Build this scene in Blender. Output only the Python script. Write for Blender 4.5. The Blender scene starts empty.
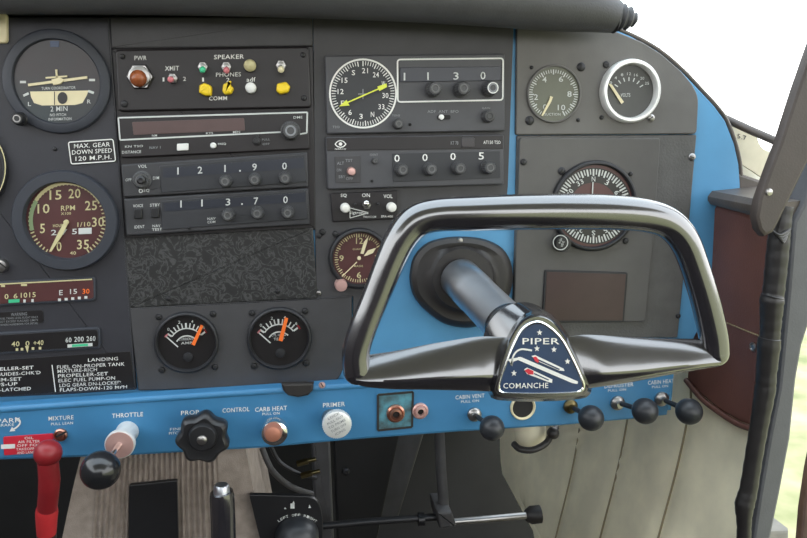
import bpy, math, random
from mathutils import Vector, Matrix
random.seed(7)
SC = bpy.context.scene
COL = SC.collection
pi = math.pi

# ------------------------------------------------------------------ camera
F = 720.0; PX0, PY0 = 403.5, 269.0; D0 = 0.64
U = Vector((5000-PX0, 50-PY0, F)).normalized()
V = Vector((500-PX0, 4500-PY0, F)); V = (V - U*V.dot(U)).normalized()
N = U.cross(V)
def to_world(q):                       # camera-space vector -> world axes (x right, y into the panel, z up)
    return Vector((q.dot(U), q.dot(N), -q.dot(V)))
CAM = to_world(Vector((0, 0, -D0)))
def ray(px, py):
    return to_world(Vector(((px-PX0)/F, (py-PY0)/F, 1.0)))
def P(px, py, d=0.0):                  # point seen at that place of the photograph on the plane d metres in front of the panel
    r = ray(px, py); t = (-d-CAM.y)/r.y
    return CAM + r*t
def PX(px, py, X):                     # the same on a side wall x = X
    r = ray(px, py); t = (X-CAM.x)/r.x
    return CAM + r*t
def K(px, py, d=0.0):
    return (P(px+1, py, d)-P(px-1, py, d)).length/2
def proj(w):
    q = w-CAM
    c = U*q.x + N*q.y - V*q.z
    return PX0+F*c.x/c.z, PY0+F*c.y/c.z
cam_data = bpy.data.cameras.new('camera'); cam = bpy.data.objects.new('camera', cam_data); COL.objects.link(cam)
ex, ey, ez = to_world(Vector((1,0,0))), to_world(Vector((0,-1,0))), to_world(Vector((0,0,-1)))
M = Matrix.Identity(4)
for i in range(3):
    M[i][0], M[i][1], M[i][2], M[i][3] = ex[i], ey[i], ez[i], CAM[i]
cam.matrix_world = M
cam_data.sensor_width = 36; cam_data.lens = F/807*36; cam_data.clip_start = 0.01; cam_data.clip_end = 500
SC.camera = cam

# ------------------------------------------------------------------ materials
def lin(c):
    c /= 255.0
    return c/12.92 if c <= 0.04045 else ((c+0.055)/1.055)**2.4
def mat(name, rgb, rough=0.5, metal=0.0, var=0.12, scale=60.0, bump=0.0, bscale=400.0, spec=0.5, coat=0.0, rgb2=None):
    m = bpy.data.materials.new(name); m.use_nodes = True
    nt = m.node_tree; b = nt.nodes['Principled BSDF']
    tc = nt.nodes.new('ShaderNodeTexCoord')
    nz = nt.nodes.new('ShaderNodeTexNoise'); nz.inputs['Scale'].default_value = scale; nz.inputs['Detail'].default_value = 4
    nt.links.new(tc.outputs['Object'], nz.inputs['Vector'])
    rp = nt.nodes.new('ShaderNodeValToRGB')
    c = [lin(v) for v in rgb]
    if rgb2: a, z = [lin(v) for v in rgb2], c
    else: a, z = [v*(1-var) for v in c], [min(1, v*(1+var)) for v in c]
    rp.color_ramp.elements[0].color = (*a, 1); rp.color_ramp.elements[1].color = (*z, 1)
    rp.color_ramp.elements[0].position = 0.35; rp.color_ramp.elements[1].position = 0.65
    nt.links.new(nz.outputs['Fac'], rp.inputs['Fac']); nt.links.new(rp.outputs['Color'], b.inputs['Base Color'])
    b.inputs['Roughness'].default_value = rough; b.inputs['Metallic'].default_value = metal
    b.inputs['Specular IOR Level'].default_value = spec; b.inputs['Coat Weight'].default_value = coat
    if bump:
        n2 = nt.nodes.new('ShaderNodeTexNoise'); n2.inputs['Scale'].default_value = bscale; n2.inputs['Detail'].default_value = 3
        nt.links.new(tc.outputs['Object'], n2.inputs['Vector'])
        bp = nt.nodes.new('ShaderNodeBump'); bp.inputs['Strength'].default_value = bump; bp.inputs['Distance'].default_value = 0.001
        nt.links.new(n2.outputs['Fac'], bp.inputs['Height']); nt.links.new(bp.outputs['Normal'], b.inputs['Normal'])
    return m
MT = {}
def dm(k, *a, **kw): MT[k] = mat(k, *a, **kw)
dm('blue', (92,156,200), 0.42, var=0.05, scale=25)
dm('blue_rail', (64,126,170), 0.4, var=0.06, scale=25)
dm('plate_dark', (49,49,55), 0.5, var=0.06, bump=0.08, bscale=900)
dm('plate_grey', (67,66,68), 0.55, var=0.06, bump=0.12, bscale=900)
dm('plate_right_hazed', (102,100,97), 0.5, var=0.05, bump=0.08, bscale=900)  # base grey lightened to carry lens haze on the right
dm('leatherette', (90,89,87), 0.5, var=0.1, bump=0.5, bscale=500)  # lightened along with the right plate, haze put into the colour
dm('radio_mid', (74,74,78), 0.45, var=0.06)
dm('radio_black', (35,31,33), 0.42, var=0.06)
dm('radio_grey', (58,58,61), 0.45, var=0.06)
dm('radio_face', (50,51,55), 0.45, var=0.05)
dm('window_blue', (46,49,58), 0.3, var=0.04)
dm('display_brown', (86,66,64), 0.3, var=0.1, scale=30)
dm('bezel', (38,38,41), 0.45, var=0.06)
dm('bezel_blue', (52,55,63), 0.5, var=0.05)
dm('face_black', (36,34,35), 0.3, var=0.08)
dm('face_brown', (84,50,50), 0.35, var=0.06)
dm('face_teal', (46,56,60), 0.3, rgb2=(58,46,48), scale=9)  # teal tint stands for the glass reflection on the turn dial
dm('face_olive', (100,102,88), 0.4, var=0.05)
dm('face_grey', (74,74,72), 0.4, var=0.05)
dm('white', (232,232,228), 0.5, var=0.03)
dm('cream', (226,214,176), 0.5, var=0.04)
dm('lume', (205,196,150), 0.5, var=0.05)
dm('green_arc', (140,160,120), 0.5, var=0.05)
dm('print_grey', (140,142,145), 0.5, var=0.05)
dm('dial_white', (205,208,205), 0.5, var=0.04)
dm('yellow', (250,214,40), 0.45, var=0.05)
dm('needle_yellow', (225,232,80), 0.45, var=0.04)
dm('orange', (250,120,50), 0.4, var=0.04)
dm('red_sleeve', (184,46,50), 0.4, var=0.06)
dm('copper_cap', (190,128,106), 0.35, 0.4, var=0.08)
dm('red', (136,32,38), 0.38, var=0.1, scale=40)
dm('red_placard', (205,44,62), 0.4, var=0.05)
dm('pink', (208,120,126), 0.4, var=0.05)
dm('green', (70,190,140), 0.4, var=0.05)
dm('amber', (150,84,50), 0.2, var=0.2, scale=200)
dm('cover_grey', (88,86,84), 0.5, var=0.05, bump=0.08, bscale=900)
dm('display_maroon', (64,46,46), 0.35, var=0.06)
dm('bright_ring', (235,235,232), 0.3, 0.35, var=0.03)
dm('chrome', (225,225,222), 0.16, 1.0, var=0.03)
dm('steel', (170,168,166), 0.32, 1.0, var=0.08)
dm('brushed', (200,204,210), 0.36, 1.0, var=0.05, scale=30)
dm('copper', (205,150,130), 0.3, 1.0, var=0.08)
dm('pale_copper', (214,172,164), 0.35, 0.5, var=0.05)
dm('dark_metal', (60,60,62), 0.4, 0.6, var=0.1)
dm('black_plastic', (34,34,36), 0.3, var=0.06)
dm('knob_black', (36,36,38), 0.35, var=0.08)
dm('knob_cap', (104,104,104), 0.4, var=0.08)
dm('knob_grey', (78,78,79), 0.45, var=0.08)
dm('gloss_black', (30,29,35), 0.2, var=0.1, spec=1.0, coat=1.0)
dm('ball_gloss', (28,29,32), 0.24, var=0.05, coat=0.4)
dm('ball_matte', (44,46,50), 0.38, var=0.08)
dm('rubber', (46,43,42), 0.45, var=0.08, bump=0.1)
dm('vinyl_dark', (74,74,76), 0.5, var=0.06, bump=0.25, bscale=700)
dm('vinyl_brown', (106,70,61), 0.42, var=0.14, scale=18, bump=0.3, bscale=600)
dm('vinyl_ledge', (88,80,74), 0.4, var=0.1, bump=0.2)
dm('beige', (242,233,203), 0.7, var=0.12, scale=14, bump=0.25, bscale=120)
dm('beige_seam', (150,136,106), 0.8, var=0.1)
dm('carpet', (154,142,132), 0.95, var=0.14, scale=90, bump=0.5, bscale=900)
dm('floor_carpet', (58,52,50), 0.95, var=0.2, scale=40, bump=0.5)
dm('seal', (42,40,40), 0.34, var=0.1, bump=0.25, bscale=160)
dm('jamb', (88,89,93), 0.45, var=0.05, bump=0.15, bscale=500)
dm('post', (66,58,54), 0.5, var=0.06, bump=0.2, bscale=600)
dm('door_edge', (66,46,42), 0.5, var=0.2, scale=30)
dm('dark', (27,26,26), 0.7, var=0.2, scale=20)
dm('dark_strut', (72,71,72), 0.5, var=0.15, scale=40)
dm('card', (214,206,184), 0.6, var=0.05)
dm('knob_glare_white', (238,236,228), 0.5, var=0.03)  # white of the intercom knobs, also used as outdoor glare behind the card
dm('headliner', (196,190,178), 0.9, var=0.04, bump=0.2)
dm('cabin_trim', (84,76,72), 0.8, var=0.06)
dm('navy', (42,62,96), 0.25, var=0.06)
dm('patina', (88,150,166), 0.55, rgb2=(62,72,74), scale=90)
dm('brass', (120,108,76), 0.35, 1.0, var=0.1)
dm('grass', (122,128,84), 0.9, rgb2=(176,168,132), scale=3.0)
dm('concrete', (128,126,120), 0.8, var=0.1)
# crackle finish of the blanking plate
m = MT['plate_grey'].copy(); m.name = 'crackle'; MT['crackle'] = m
nt = m.node_tree; b = nt.nodes['Principled BSDF']
tc = nt.nodes.new('ShaderNodeTexCoord'); vo = nt.nodes.new('ShaderNodeTexNoise'); vo.inputs['Scale'].default_value = 95; vo.inputs['Detail'].default_value = 6; vo.inputs['Distortion'].default_value = 2.0
nt.links.new(tc.outputs['Object'], vo.inputs['Vector'])
rp = nt.nodes.new('ShaderNodeValToRGB'); e = rp.color_ramp.elements
e[0].position = 0.44; e[0].color = (0.022,0.022,0.022,1); e[1].position = 0.56; e[1].color = (0.022,0.022,0.022,1)
n = e.new(0.5); n.color = (0.075,0.075,0.075,1)
nt.links.new(vo.outputs['Fac'], rp.inputs['Fac']); nt.links.new(rp.outputs['Color'], b.inputs['Base Color'])
gb = MT['gloss_black'].node_tree.nodes['Principled BSDF']; gb.inputs['IOR'].default_value = 1.67; gb.inputs['Coat IOR'].default_value = 1.7; gb.inputs['Coat Roughness'].default_value = 0.12
bp = nt.nodes.new('ShaderNodeBump'); bp.inputs['Strength'].default_value = 0.6; bp.inputs['Distance'].default_value = 0.001
nt.links.new(rp.outputs['Color'], bp.inputs['Height']); nt.links.new(bp.outputs['Normal'], b.inputs['Normal'])
b.inputs['Roughness'].default_value = 0.4
# window glazing
m = bpy.data.materials.new('glazing'); m.use_nodes = True; nt = m.node_tree; nt.nodes.clear()
o_ = nt.nodes.new('ShaderNodeOutputMaterial'); mx = nt.nodes.new('ShaderNodeMixShader'); tr = nt.nodes.new('ShaderNodeBsdfTransparent'); gl = nt.nodes.new('ShaderNodeBsdfGlossy')
gl.inputs['Roughness'].default_value = 0.02; mx.inputs[0].default_value = 0.05
nz = nt.nodes.new('ShaderNodeTexNoise'); nz.inputs['Scale'].default_value = 2.0
rp = nt.nodes.new('ShaderNodeValToRGB'); rp.color_ramp.elements[0].color = (0.94,0.97,0.97,1); rp.color_ramp.elements[1].color = (0.98,1,1,1)
nt.links.new(nz.outputs['Fac'], rp.inputs['Fac']); nt.links.new(rp.outputs['Color'], tr.inputs['Color'])
nt.links.new(tr.outputs[0], mx.inputs[1]); nt.links.new(gl.outputs[0], mx.inputs[2]); nt.links.new(mx.outputs[0], o_.inputs[0])
MT['glazing'] = m

# ------------------------------------------------------------------ builders
_text = {}
def glyphs(s):
    if s not in _text:
        cu = bpy.data.curves.new('t', 'FONT'); cu.body = s; cu.resolution_u = 2; cu.offset = 0.003 if any(c in s for c in 'MNW') else 0.008; cu.space_character = 1.06
        ob = bpy.data.objects.new('t', cu); COL.objects.link(ob)
        dg = bpy.context.evaluated_depsgraph_get(); me = bpy.data.meshes.new_from_object(ob.evaluated_get(dg))
        vs = [(v.co.x, v.co.y) for v in me.vertices]; fs = [tuple(p.vertices) for p in me.polygons]
        bpy.data.objects.remove(ob); bpy.data.curves.remove(cu); bpy.data.meshes.remove(me)
        x0, x1 = min(v[0] for v in vs), max(v[0] for v in vs); y0, y1 = min(v[1] for v in vs), max(v[1] for v in vs)
        w, h = max(x1-x0, 1e-4), max(y1-y0, 1e-4)
        _text[s] = ([((x-x0)/w-0.5, (y-y0)/h-0.5) for x, y in vs], fs)
    return _text[s]
def area2(p):
    return sum(p[i-1][0]*p[i][1]-p[i][0]*p[i-1][1] for i in range(len(p)))
def inset(pts, b):                      # pts CCW in (x, z)
    out = []; n = len(pts)
    for i in range(n):
        a, c, e = Vector(pts[i-1]), Vector(pts[i]), Vector(pts[(i+1) % n])
        u, v = (c-a).normalized(), (e-c).normalized()
        nu, nv = Vector((-u.y, u.x)), Vector((-v.y, v.x))
        m = nu+nv
        k = m.dot(nu)
        out.append(tuple(c + m*(b/max(k, 0.3))))
    return out
def rounded(pts, r, n=5):               # pixel polygon with its corners rounded
    out = []; L = len(pts)
    for i in range(L):
        a, c, e = Vector(pts[i-1]), Vector(pts[i]), Vector(pts[(i+1) % L])
        rr = r[i] if isinstance(r, (list, tuple)) else r
        if rr <= 0: out.append(tuple(c)); continue
        p = c + (a-c).normalized()*min(rr, (a-c).length*0.48); q = c + (e-c).normalized()*min(rr, (e-c).length*0.48)
        for k in range(n+1):
            t = k/n; out.append(tuple(p*(1-t)**2 + c*2*t*(1-t) + q*t*t))
    return out
def rect(cx, cy, w, h, s=0.0):          # s: slope of its horizontal sides in the picture
    pts = []
    for u, v in ((-1,-1),(1,-1),(1,1),(-1,1)):
        x, y = u*w/2, v*h/2
        pts.append((cx+x-0.0*y, cy+y+s*x))
    return pts
class B:
    def __init__(s): s.v = []; s.f = []; s.m = []; s.sm = []
    def add(s, vs, fs, m=0, smooth=True):
        k = len(s.v); s.v += [Vector(v) for v in vs]
        for f in fs: s.f.append(tuple(i+k for i in f)); s.m.append(m); s.sm.append(smooth)
    def prism(s, px, d0, d1, bev=0.0, m=0, mf=None):
        q = [P(x, y, d1) for x, y in px]; q = [(w.x, w.z) for w in q]
        if area2(q) < 0: q.reverse()
        rings = [(q, d0), (q, d1-bev)] if bev else [(q, d0), (q, d1)]
        if bev: rings += [(inset(q, bev*0.35), d1-bev*0.3), (inset(q, bev), d1)]
        vs = [(x, -d, z) for r, d in rings for x, z in r]; n = len(q); fs = []
        for k in range(len(rings)-1):
            for i in range(n):
                j = (i+1) % n; fs.append((k*n+i, k*n+j, (k+1)*n+j, (k+1)*n+i))
        s.add(vs, fs, m)
        s.add(vs[:n], [tuple(range(n-1, -1, -1))], m, False)
        s.add(vs[-n:], [tuple(range(n))], m if mf is None else mf, False)
        return s
    def flat(s, px, d, m=0):
        q = [P(x, y, d) for x, y in px]
        if area2([(w.x, w.z) for w in q]) < 0: q.reverse()
        s.add(q, [tuple(range(len(q)))], m); return s
    def line(s, a, b_, w, d, m=0, t=0.0):
        a, b_ = Vector(a), Vector(b_); u = (b_-a).normalized(); n = Vector((-u.y, u.x))*w/2
        pts = [tuple(a+n), tuple(b_+n), tuple(b_-n), tuple(a-n)]
        return s.prism(pts, d, d+t, 0, m) if t else s.flat(pts, d, m)
    def outline(s, px, w, d, m=0, closed=True):
        n = len(px)
        for i in range(n if closed else n-1): s.line(px[i], px[(i+1) % n], w, d, m)
        return s
    def arc(s, cx, cy, r0, r1, a0, a1, d, m=0, n=24, ky=1.0):      # angles clockwise from 12 o'clock
        for i in range(n):
            p, q = math.radians(a0+(a1-a0)*i/n), math.radians(a0+(a1-a0)*(i+1)/n)
            s.flat([(cx+r*math.sin(t), cy-r*math.cos(t)*ky) for r, t in ((r0,p),(r1,p),(r1,q),(r0,q))], d, m)
        return s
    def ticks(s, cx, cy, r0, r1, a0, a1, n, w, d, m=0, every=0, r0b=None, ky=1.0):
        for i in range(n+1):
            t = math.radians(a0+(a1-a0)*i/n); a = r0b if (every and i % every == 0) else r0
            s.line((cx+a*math.sin(t), cy-a*math.cos(t)*ky), (cx+r1*math.sin(t), cy-r1*math.cos(t)*ky), w*(1.5 if (every and i % every == 0) else 1), d, m)
        return s
    def text(s, t, cx, cy, w, h, d, m=0, sl=0.0, ang=None):
        vs, fs = glyphs(t)
        if ang is not None:
            ca, sa = math.cos(math.radians(ang)), math.sin(math.radians(ang))
            pts = [P(cx+u*w*ca+v*h*sa, cy+u*w*sa-v*h*ca, d) for u, v in vs]
        else: pts = [P(cx+u*w, cy-v*h+sl*u*w, d) for u, v in vs]
        s.add(pts, fs, m); return s
    def lathe(s, px, py, d, prof, axis=(0,-1,0), seg=40, m=0, mod=None, world=None, k=None):
        c = world if world is not None else P(px, py, d); kk = K(px, py, d) if k is None else k
        ax = Vector(axis).normalized(); e1 = ax.cross(Vector((0,0,1)) if abs(ax.z) < 0.9 else Vector((1,0,0))).normalized(); e2 = e1.cross(ax)
        vs = []; fs = []
        for r, h in prof:
            for i in range(seg):
                t = 2*pi*i/seg; rr = max(r, 1e-3)*kk*(mod(t, r) if mod else 1)
                vs.append(c + ax*h + e1*rr*math.cos(t) + e2*rr*math.sin(t))
        for j in range(len(prof)-1):
            for i in range(seg):
                i2 = (i+1) % seg; fs.append((j*seg+i, j*seg+i2, (j+1)*seg+i2, (j+1)*seg+i))
        fs.append(tuple(range(seg-1, -1, -1)))
        n = (len(prof)-1)*seg; fs.append(tuple(range(n, n+seg)))
        s.add(vs, fs, m); return s
    def ball(s, c, r, m=0, axis=(0,-1,0), seg=28, n=14, sq=1.0):
        return s.lathe(0, 0, 0, [(r*math.sin(pi*i/n), -r*sq*math.cos(pi*i/n)) for i in range(n+1)], axis, seg, m, world=Vector(c), k=1.0)
    def tube(s, pts, rad, seg=16, m=0, sq=None):
        pts = [Vector(p) for p in pts]; n = len(pts)
        if not isinstance(rad, (list, tuple)): rad = [rad]*n
        t0 = (pts[1]-pts[0]).normalized(); e1 = t0.cross(Vector((0,1,0)))
        if e1.length < 0.05: e1 = t0.cross(Vector((0,0,1)))
        e1.normalize(); vs = []; fs = []
        for i in range(n):
            t = (pts[min(i+1, n-1)]-pts[max(i-1, 0)]).normalized()
            e1 = (e1 - t*e1.dot(t)).normalized(); e2 = t.cross(e1)
            for k in range(seg):
                a = 2*pi*k/seg; vs.append(pts[i] + e1*rad[i]*math.cos(a) + e2*rad[i]*(sq or 1)*math.sin(a))
        for j in range(n-1):
            for i in range(seg):
                i2 = (i+1) % seg; fs.append((j*seg+i, j*seg+i2, (j+1)*seg+i2, (j+1)*seg+i))
        fs.append(tuple(range(seg-1, -1, -1))); fs.append(tuple(range((n-1)*seg, n*seg)))
        s.add(vs, fs, m); return s
    def loft(s, rings, m=0, caps=True):
        n = len(rings[0]); vs = [p for r in rings for p in r]; fs = []
        for j in range(len(rings)-1):
            for i in range(n):
                i2 = (i+1) % n; fs.append((j*n+i, j*n+i2, (j+1)*n+i2, (j+1)*n+i))
        if caps: fs.append(tuple(range(n-1, -1, -1))); fs.append(tuple(range((len(rings)-1)*n, len(rings)*n)))
        s.add(vs, fs, m); return s
    def grid(s, rows, m=0):
        nc = len(rows[0]); vs = [p for r in rows for p in r]
        s.add(vs, [(j*nc+i, j*nc+i+1, (j+1)*nc+i+1, (j+1)*nc+i) for j in range(len(rows)-1) for i in range(nc-1)], m); return s
    def box(s, lo, hi, m=0):
        x0,y0,z0 = lo; x1,y1,z1 = hi
        s.add([(x0,y0,z0),(x1,y0,z0),(x1,y1,z0),(x0,y1,z0),(x0,y0,z1),(x1,y0,z1),(x1,y1,z1),(x0,y1,z1)],
              [(0,3,2,1),(4,5,6,7),(0,1,5,4),(1,2,6,5),(2,3,7,6),(3,0,4,7)], m); return s
    def build(s, name, mats, parent=None, ang=38, loc=None, fix=True):
        if isinstance(mats, str): mats = [mats]
        root = parent
        while root is not None and root.parent is not None: root = root.parent
        L = Vector(root['base']) if root is not None else (Vector(loc) if loc is not None else Vector((0,0,0)))
        me = bpy.data.meshes.new(name); me.from_pydata([v-L for v in s.v], [], s.f)
        for k in mats: me.materials.append(MT[k])
        me.polygons.foreach_set('material_index', s.m); me.polygons.foreach_set('use_smooth', s.sm)
        me.update(); me.set_sharp_from_angle(angle=math.radians(ang))
        o = bpy.data.objects.new(name, me); COL.objects.link(o)
        if parent is not None: o.parent = parent
        else: o.location = L; o['base'] = tuple(L)
        return o
def tag(o, label, cat, group=None):
    o['label'] = label; o['category'] = cat
    if group: o['group'] = group
    return o
def thing(name, label, cat, loc, group=None):
    o = bpy.data.objects.new(name, None); o.empty_display_size = 0.02; COL.objects.link(o); o.location = loc; o['base'] = tuple(loc)
    return tag(o, label, cat, group)
def structure(o): o['kind'] = 'structure'; return o
def spline(pts, n=6):
    out = []; L = len(pts)
    for i in range(L-1):
        p0, p1, p2, p3 = pts[max(i-1,0)], pts[i], pts[i+1], pts[min(i+2,L-1)]
        for k in range(n):
            t = k/n
            out.append(tuple(0.5*(2*b_+(c-a)*t+(2*a-5*b_+4*c-e)*t*t+(3*b_-a-3*c+e)*t**3) for a,b_,c,e in zip(p0,p1,p2,p3)))
    out.append(tuple(pts[-1])); return out

def screw(parent, x, y, r, d, mt='dark_metal', name='screw'):
    s = B(); s.lathe(x, y, d, [(r,0),(r,0.0006),(r*0.8,0.0014),(r*0.3,0.0018),(0,0.0018)], seg=18)
    a = random.uniform(0, pi); s.line((x-r*0.7*math.cos(a), y-r*0.7*math.sin(a)), (x+r*0.7*math.cos(a), y+r*0.7*math.sin(a)), r*0.28, d+0.00185, 1)
    return s.build(name, [mt, 'dark'], parent)
def knob(parent, x, y, r, d, h=0.011, mt='knob_grey', name='knob', cap=None, ridges=18):
    s = B(); mod = (lambda t, rr: 1+0.05*math.cos(ridges*t)) if ridges else None
    s.lathe(x, y, d, [(r*1.05,0),(r*1.05,h*0.15),(r*0.92,h*0.25)], seg=36)
    s.lathe(x, y, d, [(r*0.92,h*0.2),(r*0.88,h*0.85),(r*0.74,h)], seg=72, mod=mod)
    s.lathe(x, y, d, [(r*0.6,h*0.9),(r*0.55,h*1.06),(r*0.42,h*1.06),(r*0.36,h*0.98),(0,h*0.98)], seg=28, m=1)
    return s.build(name, [mt, cap or 'knob_cap'], parent)
def toggle(parent, x, y, tx, ty, d, tip, rn=5.6):
    n = B(); n.lathe(x, y, d, [(rn,0),(rn,0.0015),(rn*0.86,0.0022)], seg=6); n.lathe(x, y, d, [(rn*0.62,0.0015),(rn*0.62,0.004),(rn*0.4,0.0045),(0,0.0045)], seg=20)
    nut = n.build('toggle_nut', 'steel', parent)
    a, e = P(x, y, d+0.003), P(tx, ty, d+0.014)
    k = K(x, y, d); lv = B(); lv.tube([a, a.lerp(e, 0.6), e], [k*1.4, k*1.7, k*2.0], 12)
    lever = lv.build('toggle_lever', 'steel', parent)
    t = B(); u = (e-a).normalized(); t.lathe(0,0,0,[(2.0*k,0),(2.9*k,0.001),(3.2*k,0.004),(2.4*k,0.006),(0,0.0065)], axis=u, seg=18, world=a.lerp(e,0.62), k=1.0)
    t.build('toggle_tip', tip, lever)
def gauge(name, label, x, y, rf, rb, d, face, bez='bezel', h=0.006, group=None, seg=64):
    g = thing(name, label, 'gauge', P(x, y, d), group)
    b_ = B(); b_.lathe(x, y, d, [(rb,0),(rb,h*0.6),(rb-0.7,h*0.88),(rb-1.8,h),(rf+1.3,h),(rf+0.2,h*0.75),(rf,0.001)], seg=seg)
    b_.f.pop(); b_.m.pop(); b_.sm.pop()
    b_.build('bezel', bez, g)
    f = B(); f.lathe(x, y, d, [(rf+0.3,0),(rf+0.3,0.0012),(0,0.0012)], seg=seg); f.build('dial_face', face, g)
    return g, d+0.0016

# ------------------------------------------------------------------ the setting
def S(name, b_, m, **kw): return structure(b_.build(name, m, **kw))
ground = B(); ground.box((0.9,-60,-1.55), (60,60,-1.45)); S('ground_grass', ground, 'grass')
ground = B(); ground.box((-60,-60,-1.55), (0.9,60,-1.45)); S('ground_neutral', ground, 'concrete')  # unseen grey ground, added to neutralise the green bounce light
c = B()
rows = []
for i in range(13):
    t = -1.1+i*(2.2/12); rows.append([(0.02+0.62*t, y, 0.62-0.16*abs(t)**2.4) for y in (-1.5,-1.1,-0.8,-0.52)])
rows2 = [[(x, y, z+0.03) for x, y, z in r] for r in rows]
c.grid(rows); c.grid([list(reversed(r)) for r in rows2]); S('ceiling', c, 'headliner')  # unseen cabin roof, front edge cut back to shape light and reflections
c = B(); c.box((-0.80,-1.5,-0.75), (0.36,0.75,-0.70)); S('floor', c, 'floor_carpet')
c = B(); c.box((-0.84,-1.5,-0.75), (-0.80,0.75,0.16)); S('wall_left', c, 'cabin_trim')  # unseen cabin side, height set to shape the light
c = B(); c.box((-0.80,0.62,-0.70), (0.36,0.65,0.24)); S('wall_front', c, 'dark')
c = B(); c.box((-0.80,-1.5,-0.70), (0.36,-1.46,0.22)); S('wall_back', c, 'cabin_trim')  # unseen rear wall, put in to shape the cabin light
c = B(); c.box((0.345,-1.5,-0.75), (0.385,-0.135,-0.37)); S('sill_blocker', c, 'cabin_trim')  # unseen sill wall, added to block grass reflections on the wheel
# unseen deck behind the panel, added to keep light out of the footwell
dz = P(300, 5, 0).z
c = B(); c.prism([(-260,0),(560,8),(610,36),(655,62),(680,84),(694,104),(560,110),(-260,90)], -0.62, -0.006); S('trim_1', c, 'dark')
# windscreen
c = B()
rows = []
for i in range(9):
    x = -0.75+i*(1.22/8); s_ = 1-((x-(-0.14))/0.75)**2*0.35
    rows.append([(x, 0.55-1.05*t, dz-0.02+(0.37*t)*1.0+0.05*math.sin(pi*t)*s_-0.10*(1-s_)) for t in [k/8 for k in range(9)]])
c.grid(rows); S('window_1', c, 'glazing')

# ------------------------------------------------------------------ right side wall: beige quilted lining
XW = 0.305
def wall_base(y, z): return XW - 0.20*max(0.0, -0.16-z) - 0.05*max(0.0, y-0.1)*max(0.0, -0.16-z)*4
def on_wall(px, py):
    X = XW
    for _ in range(12): w = PX(px, py, X); X = wall_base(w.y, w.z)
    return w
sea = [(on_wall(*a), on_wall(*b_)) for a, b_ in (((575,434),(557,534)),((623,429),(602,534)),((682,436),(660,534)))]
def sea_y(q, z):
    a, b_ = q; return a.y+(b_.y-a.y)*(z-a.z)/(b_.z-a.z)
def wall_x(y, z):
    x = wall_base(y, z)
    for s_ in sea: x += 0.004*math.exp(-((y-sea_y(s_, z))/0.011)**2)
    x += 0.003*math.sin(9*y+7*z)+0.0025*math.sin(23*z+11*y)
    return x
zs = [-0.10-0.56*i/40 for i in range(41)]
left_edge = [(500,380),(500,432),(500,455),(502,473),(514,495),(530,517),(536,545),(540,700)]
def edge_x(py):
    for (x0,y0),(x1,y1) in zip(left_edge, left_edge[1:]):
        if y0 <= py <= y1: return x0+(x1-x0)*(py-y0)/(y1-y0)
    return 540
seal_edge = [(200,778),(243,778),(292,773),(343,769),(390,765),(438,757),(465,752),(490,748.5),(505,744.5),(540,744),(900,736)]
def seal_x(py):
    for (y0,x0),(y1,x1) in zip(seal_edge, seal_edge[1:]):
        if y0 <= py <= y1: return x0+(x1-x0)*(py-y0)/(y1-y0)
    return 778 if py < 300 else 736
rows = []
for z in zs:
    lo, hi = -0.06, 0.61
    a_, b2 = lo, hi
    for _ in range(24):
        mid = (a_+b2)/2; q = proj(Vector((wall_x(mid,z), mid, z)))
        if q[0] > edge_x(q[1]): a_ = mid
        else: b2 = mid
    ye = a_; a_, b2 = -0.16, 0.0
    for _ in range(24):
        mid = (a_+b2)/2; q = proj(Vector((wall_x(mid,z), mid, z)))
        if q[0] > seal_x(q[1]): a_ = mid
        else: b2 = mid
    ys = a_
    rows.append([Vector((wall_x(ys+(ye-ys)*k/220, z), ys+(ye-ys)*k/220, z)) for k in range(221)])
c = B(); c.grid(rows); c.grid([[v+Vector((0.012,0,0)) for v in reversed(r)] for r in rows])
c.grid([[r[-1] for r in rows], [r[-1]+Vector((0.012,0,0)) for r in rows]])
wr = S('wall_right', c, 'beige')
s_ = B()
for q in sea:
    pts = []
    for z in zs:
        y = sea_y(q, z); pts.append(Vector((wall_x(y,z)-0.0012, y, z)))
    s_.tube(pts, 0.0011, 8)
s_.build('seam', 'beige_seam', wr)
c = B(); c.box((0.335,-0.02,-0.75), (0.36,0.75,0.10)); S('wall_outer', c, 'dark') if False else None
# ------------------------------------------------------------------ brown upper lining with ledge
def side_prism(b_, px, X0, X1, bev=0.003, m=0):       # a slab on the side wall, outline taken on its inner face X1 (< X0)
    q = [PX(x, y, X1) for x, y in px]; q = [(w.y, w.z) for w in q]
    if area2(q) < 0: q.reverse()
    rings = [(q, X0), (q, X1+bev), (inset(q, bev*0.35), X1+bev*0.3), (inset(q, bev), X1)]
    n = len(q); vs = [(x, y, z) for r, x in rings for y, z in r]; fs = []
    for k in range(3):
        for i in range(n):
            j = (i+1) % n; fs.append((k*n+j, k*n+i, (k+1)*n+i, (k+1)*n+j))
    b_.add(vs, fs, m); b_.add(vs[:n], [tuple(range(n))], m); b_.add(vs[-n:], [tuple(range(n-1,-1,-1))], m)
Xb = 0.2985
t = thing('side_lining', 'red-brown vinyl side lining with stitching beneath a dark ledge, right of the blue panel', 'side panel', PX(720,380,Xb))
b_ = B(); side_prism(b_, [(707,203),(740,211),(775,224),(771,262),(766,300),(762,345),(759,390),(754,428),(738,422),(720,412),(702,397),(690,384),(686,378),(690,330),(697,270),(703,230)], XW+0.025, Xb, 0.004)
b_.build('vinyl_panel', 'vinyl_brown', t)
b_ = B()
pts = [PX(x,y,Xb-0.0005) for x, y in spline([(686,380),(702,399),(720,413),(738,424),(755,430)], 5)]
b_.tube(pts, 0.0028, 10); b_.build('piping', 'vinyl_brown', t)
b_ = B()
for i in range(16):
    u = i/16; u2 = u+0.6/16
    a, e = PX(727+37*u, 323+15*u, Xb-0.001), PX(727+37*u2, 323+15*u2, Xb-0.001); b_.tube([a,e], 0.0007, 6)
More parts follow.
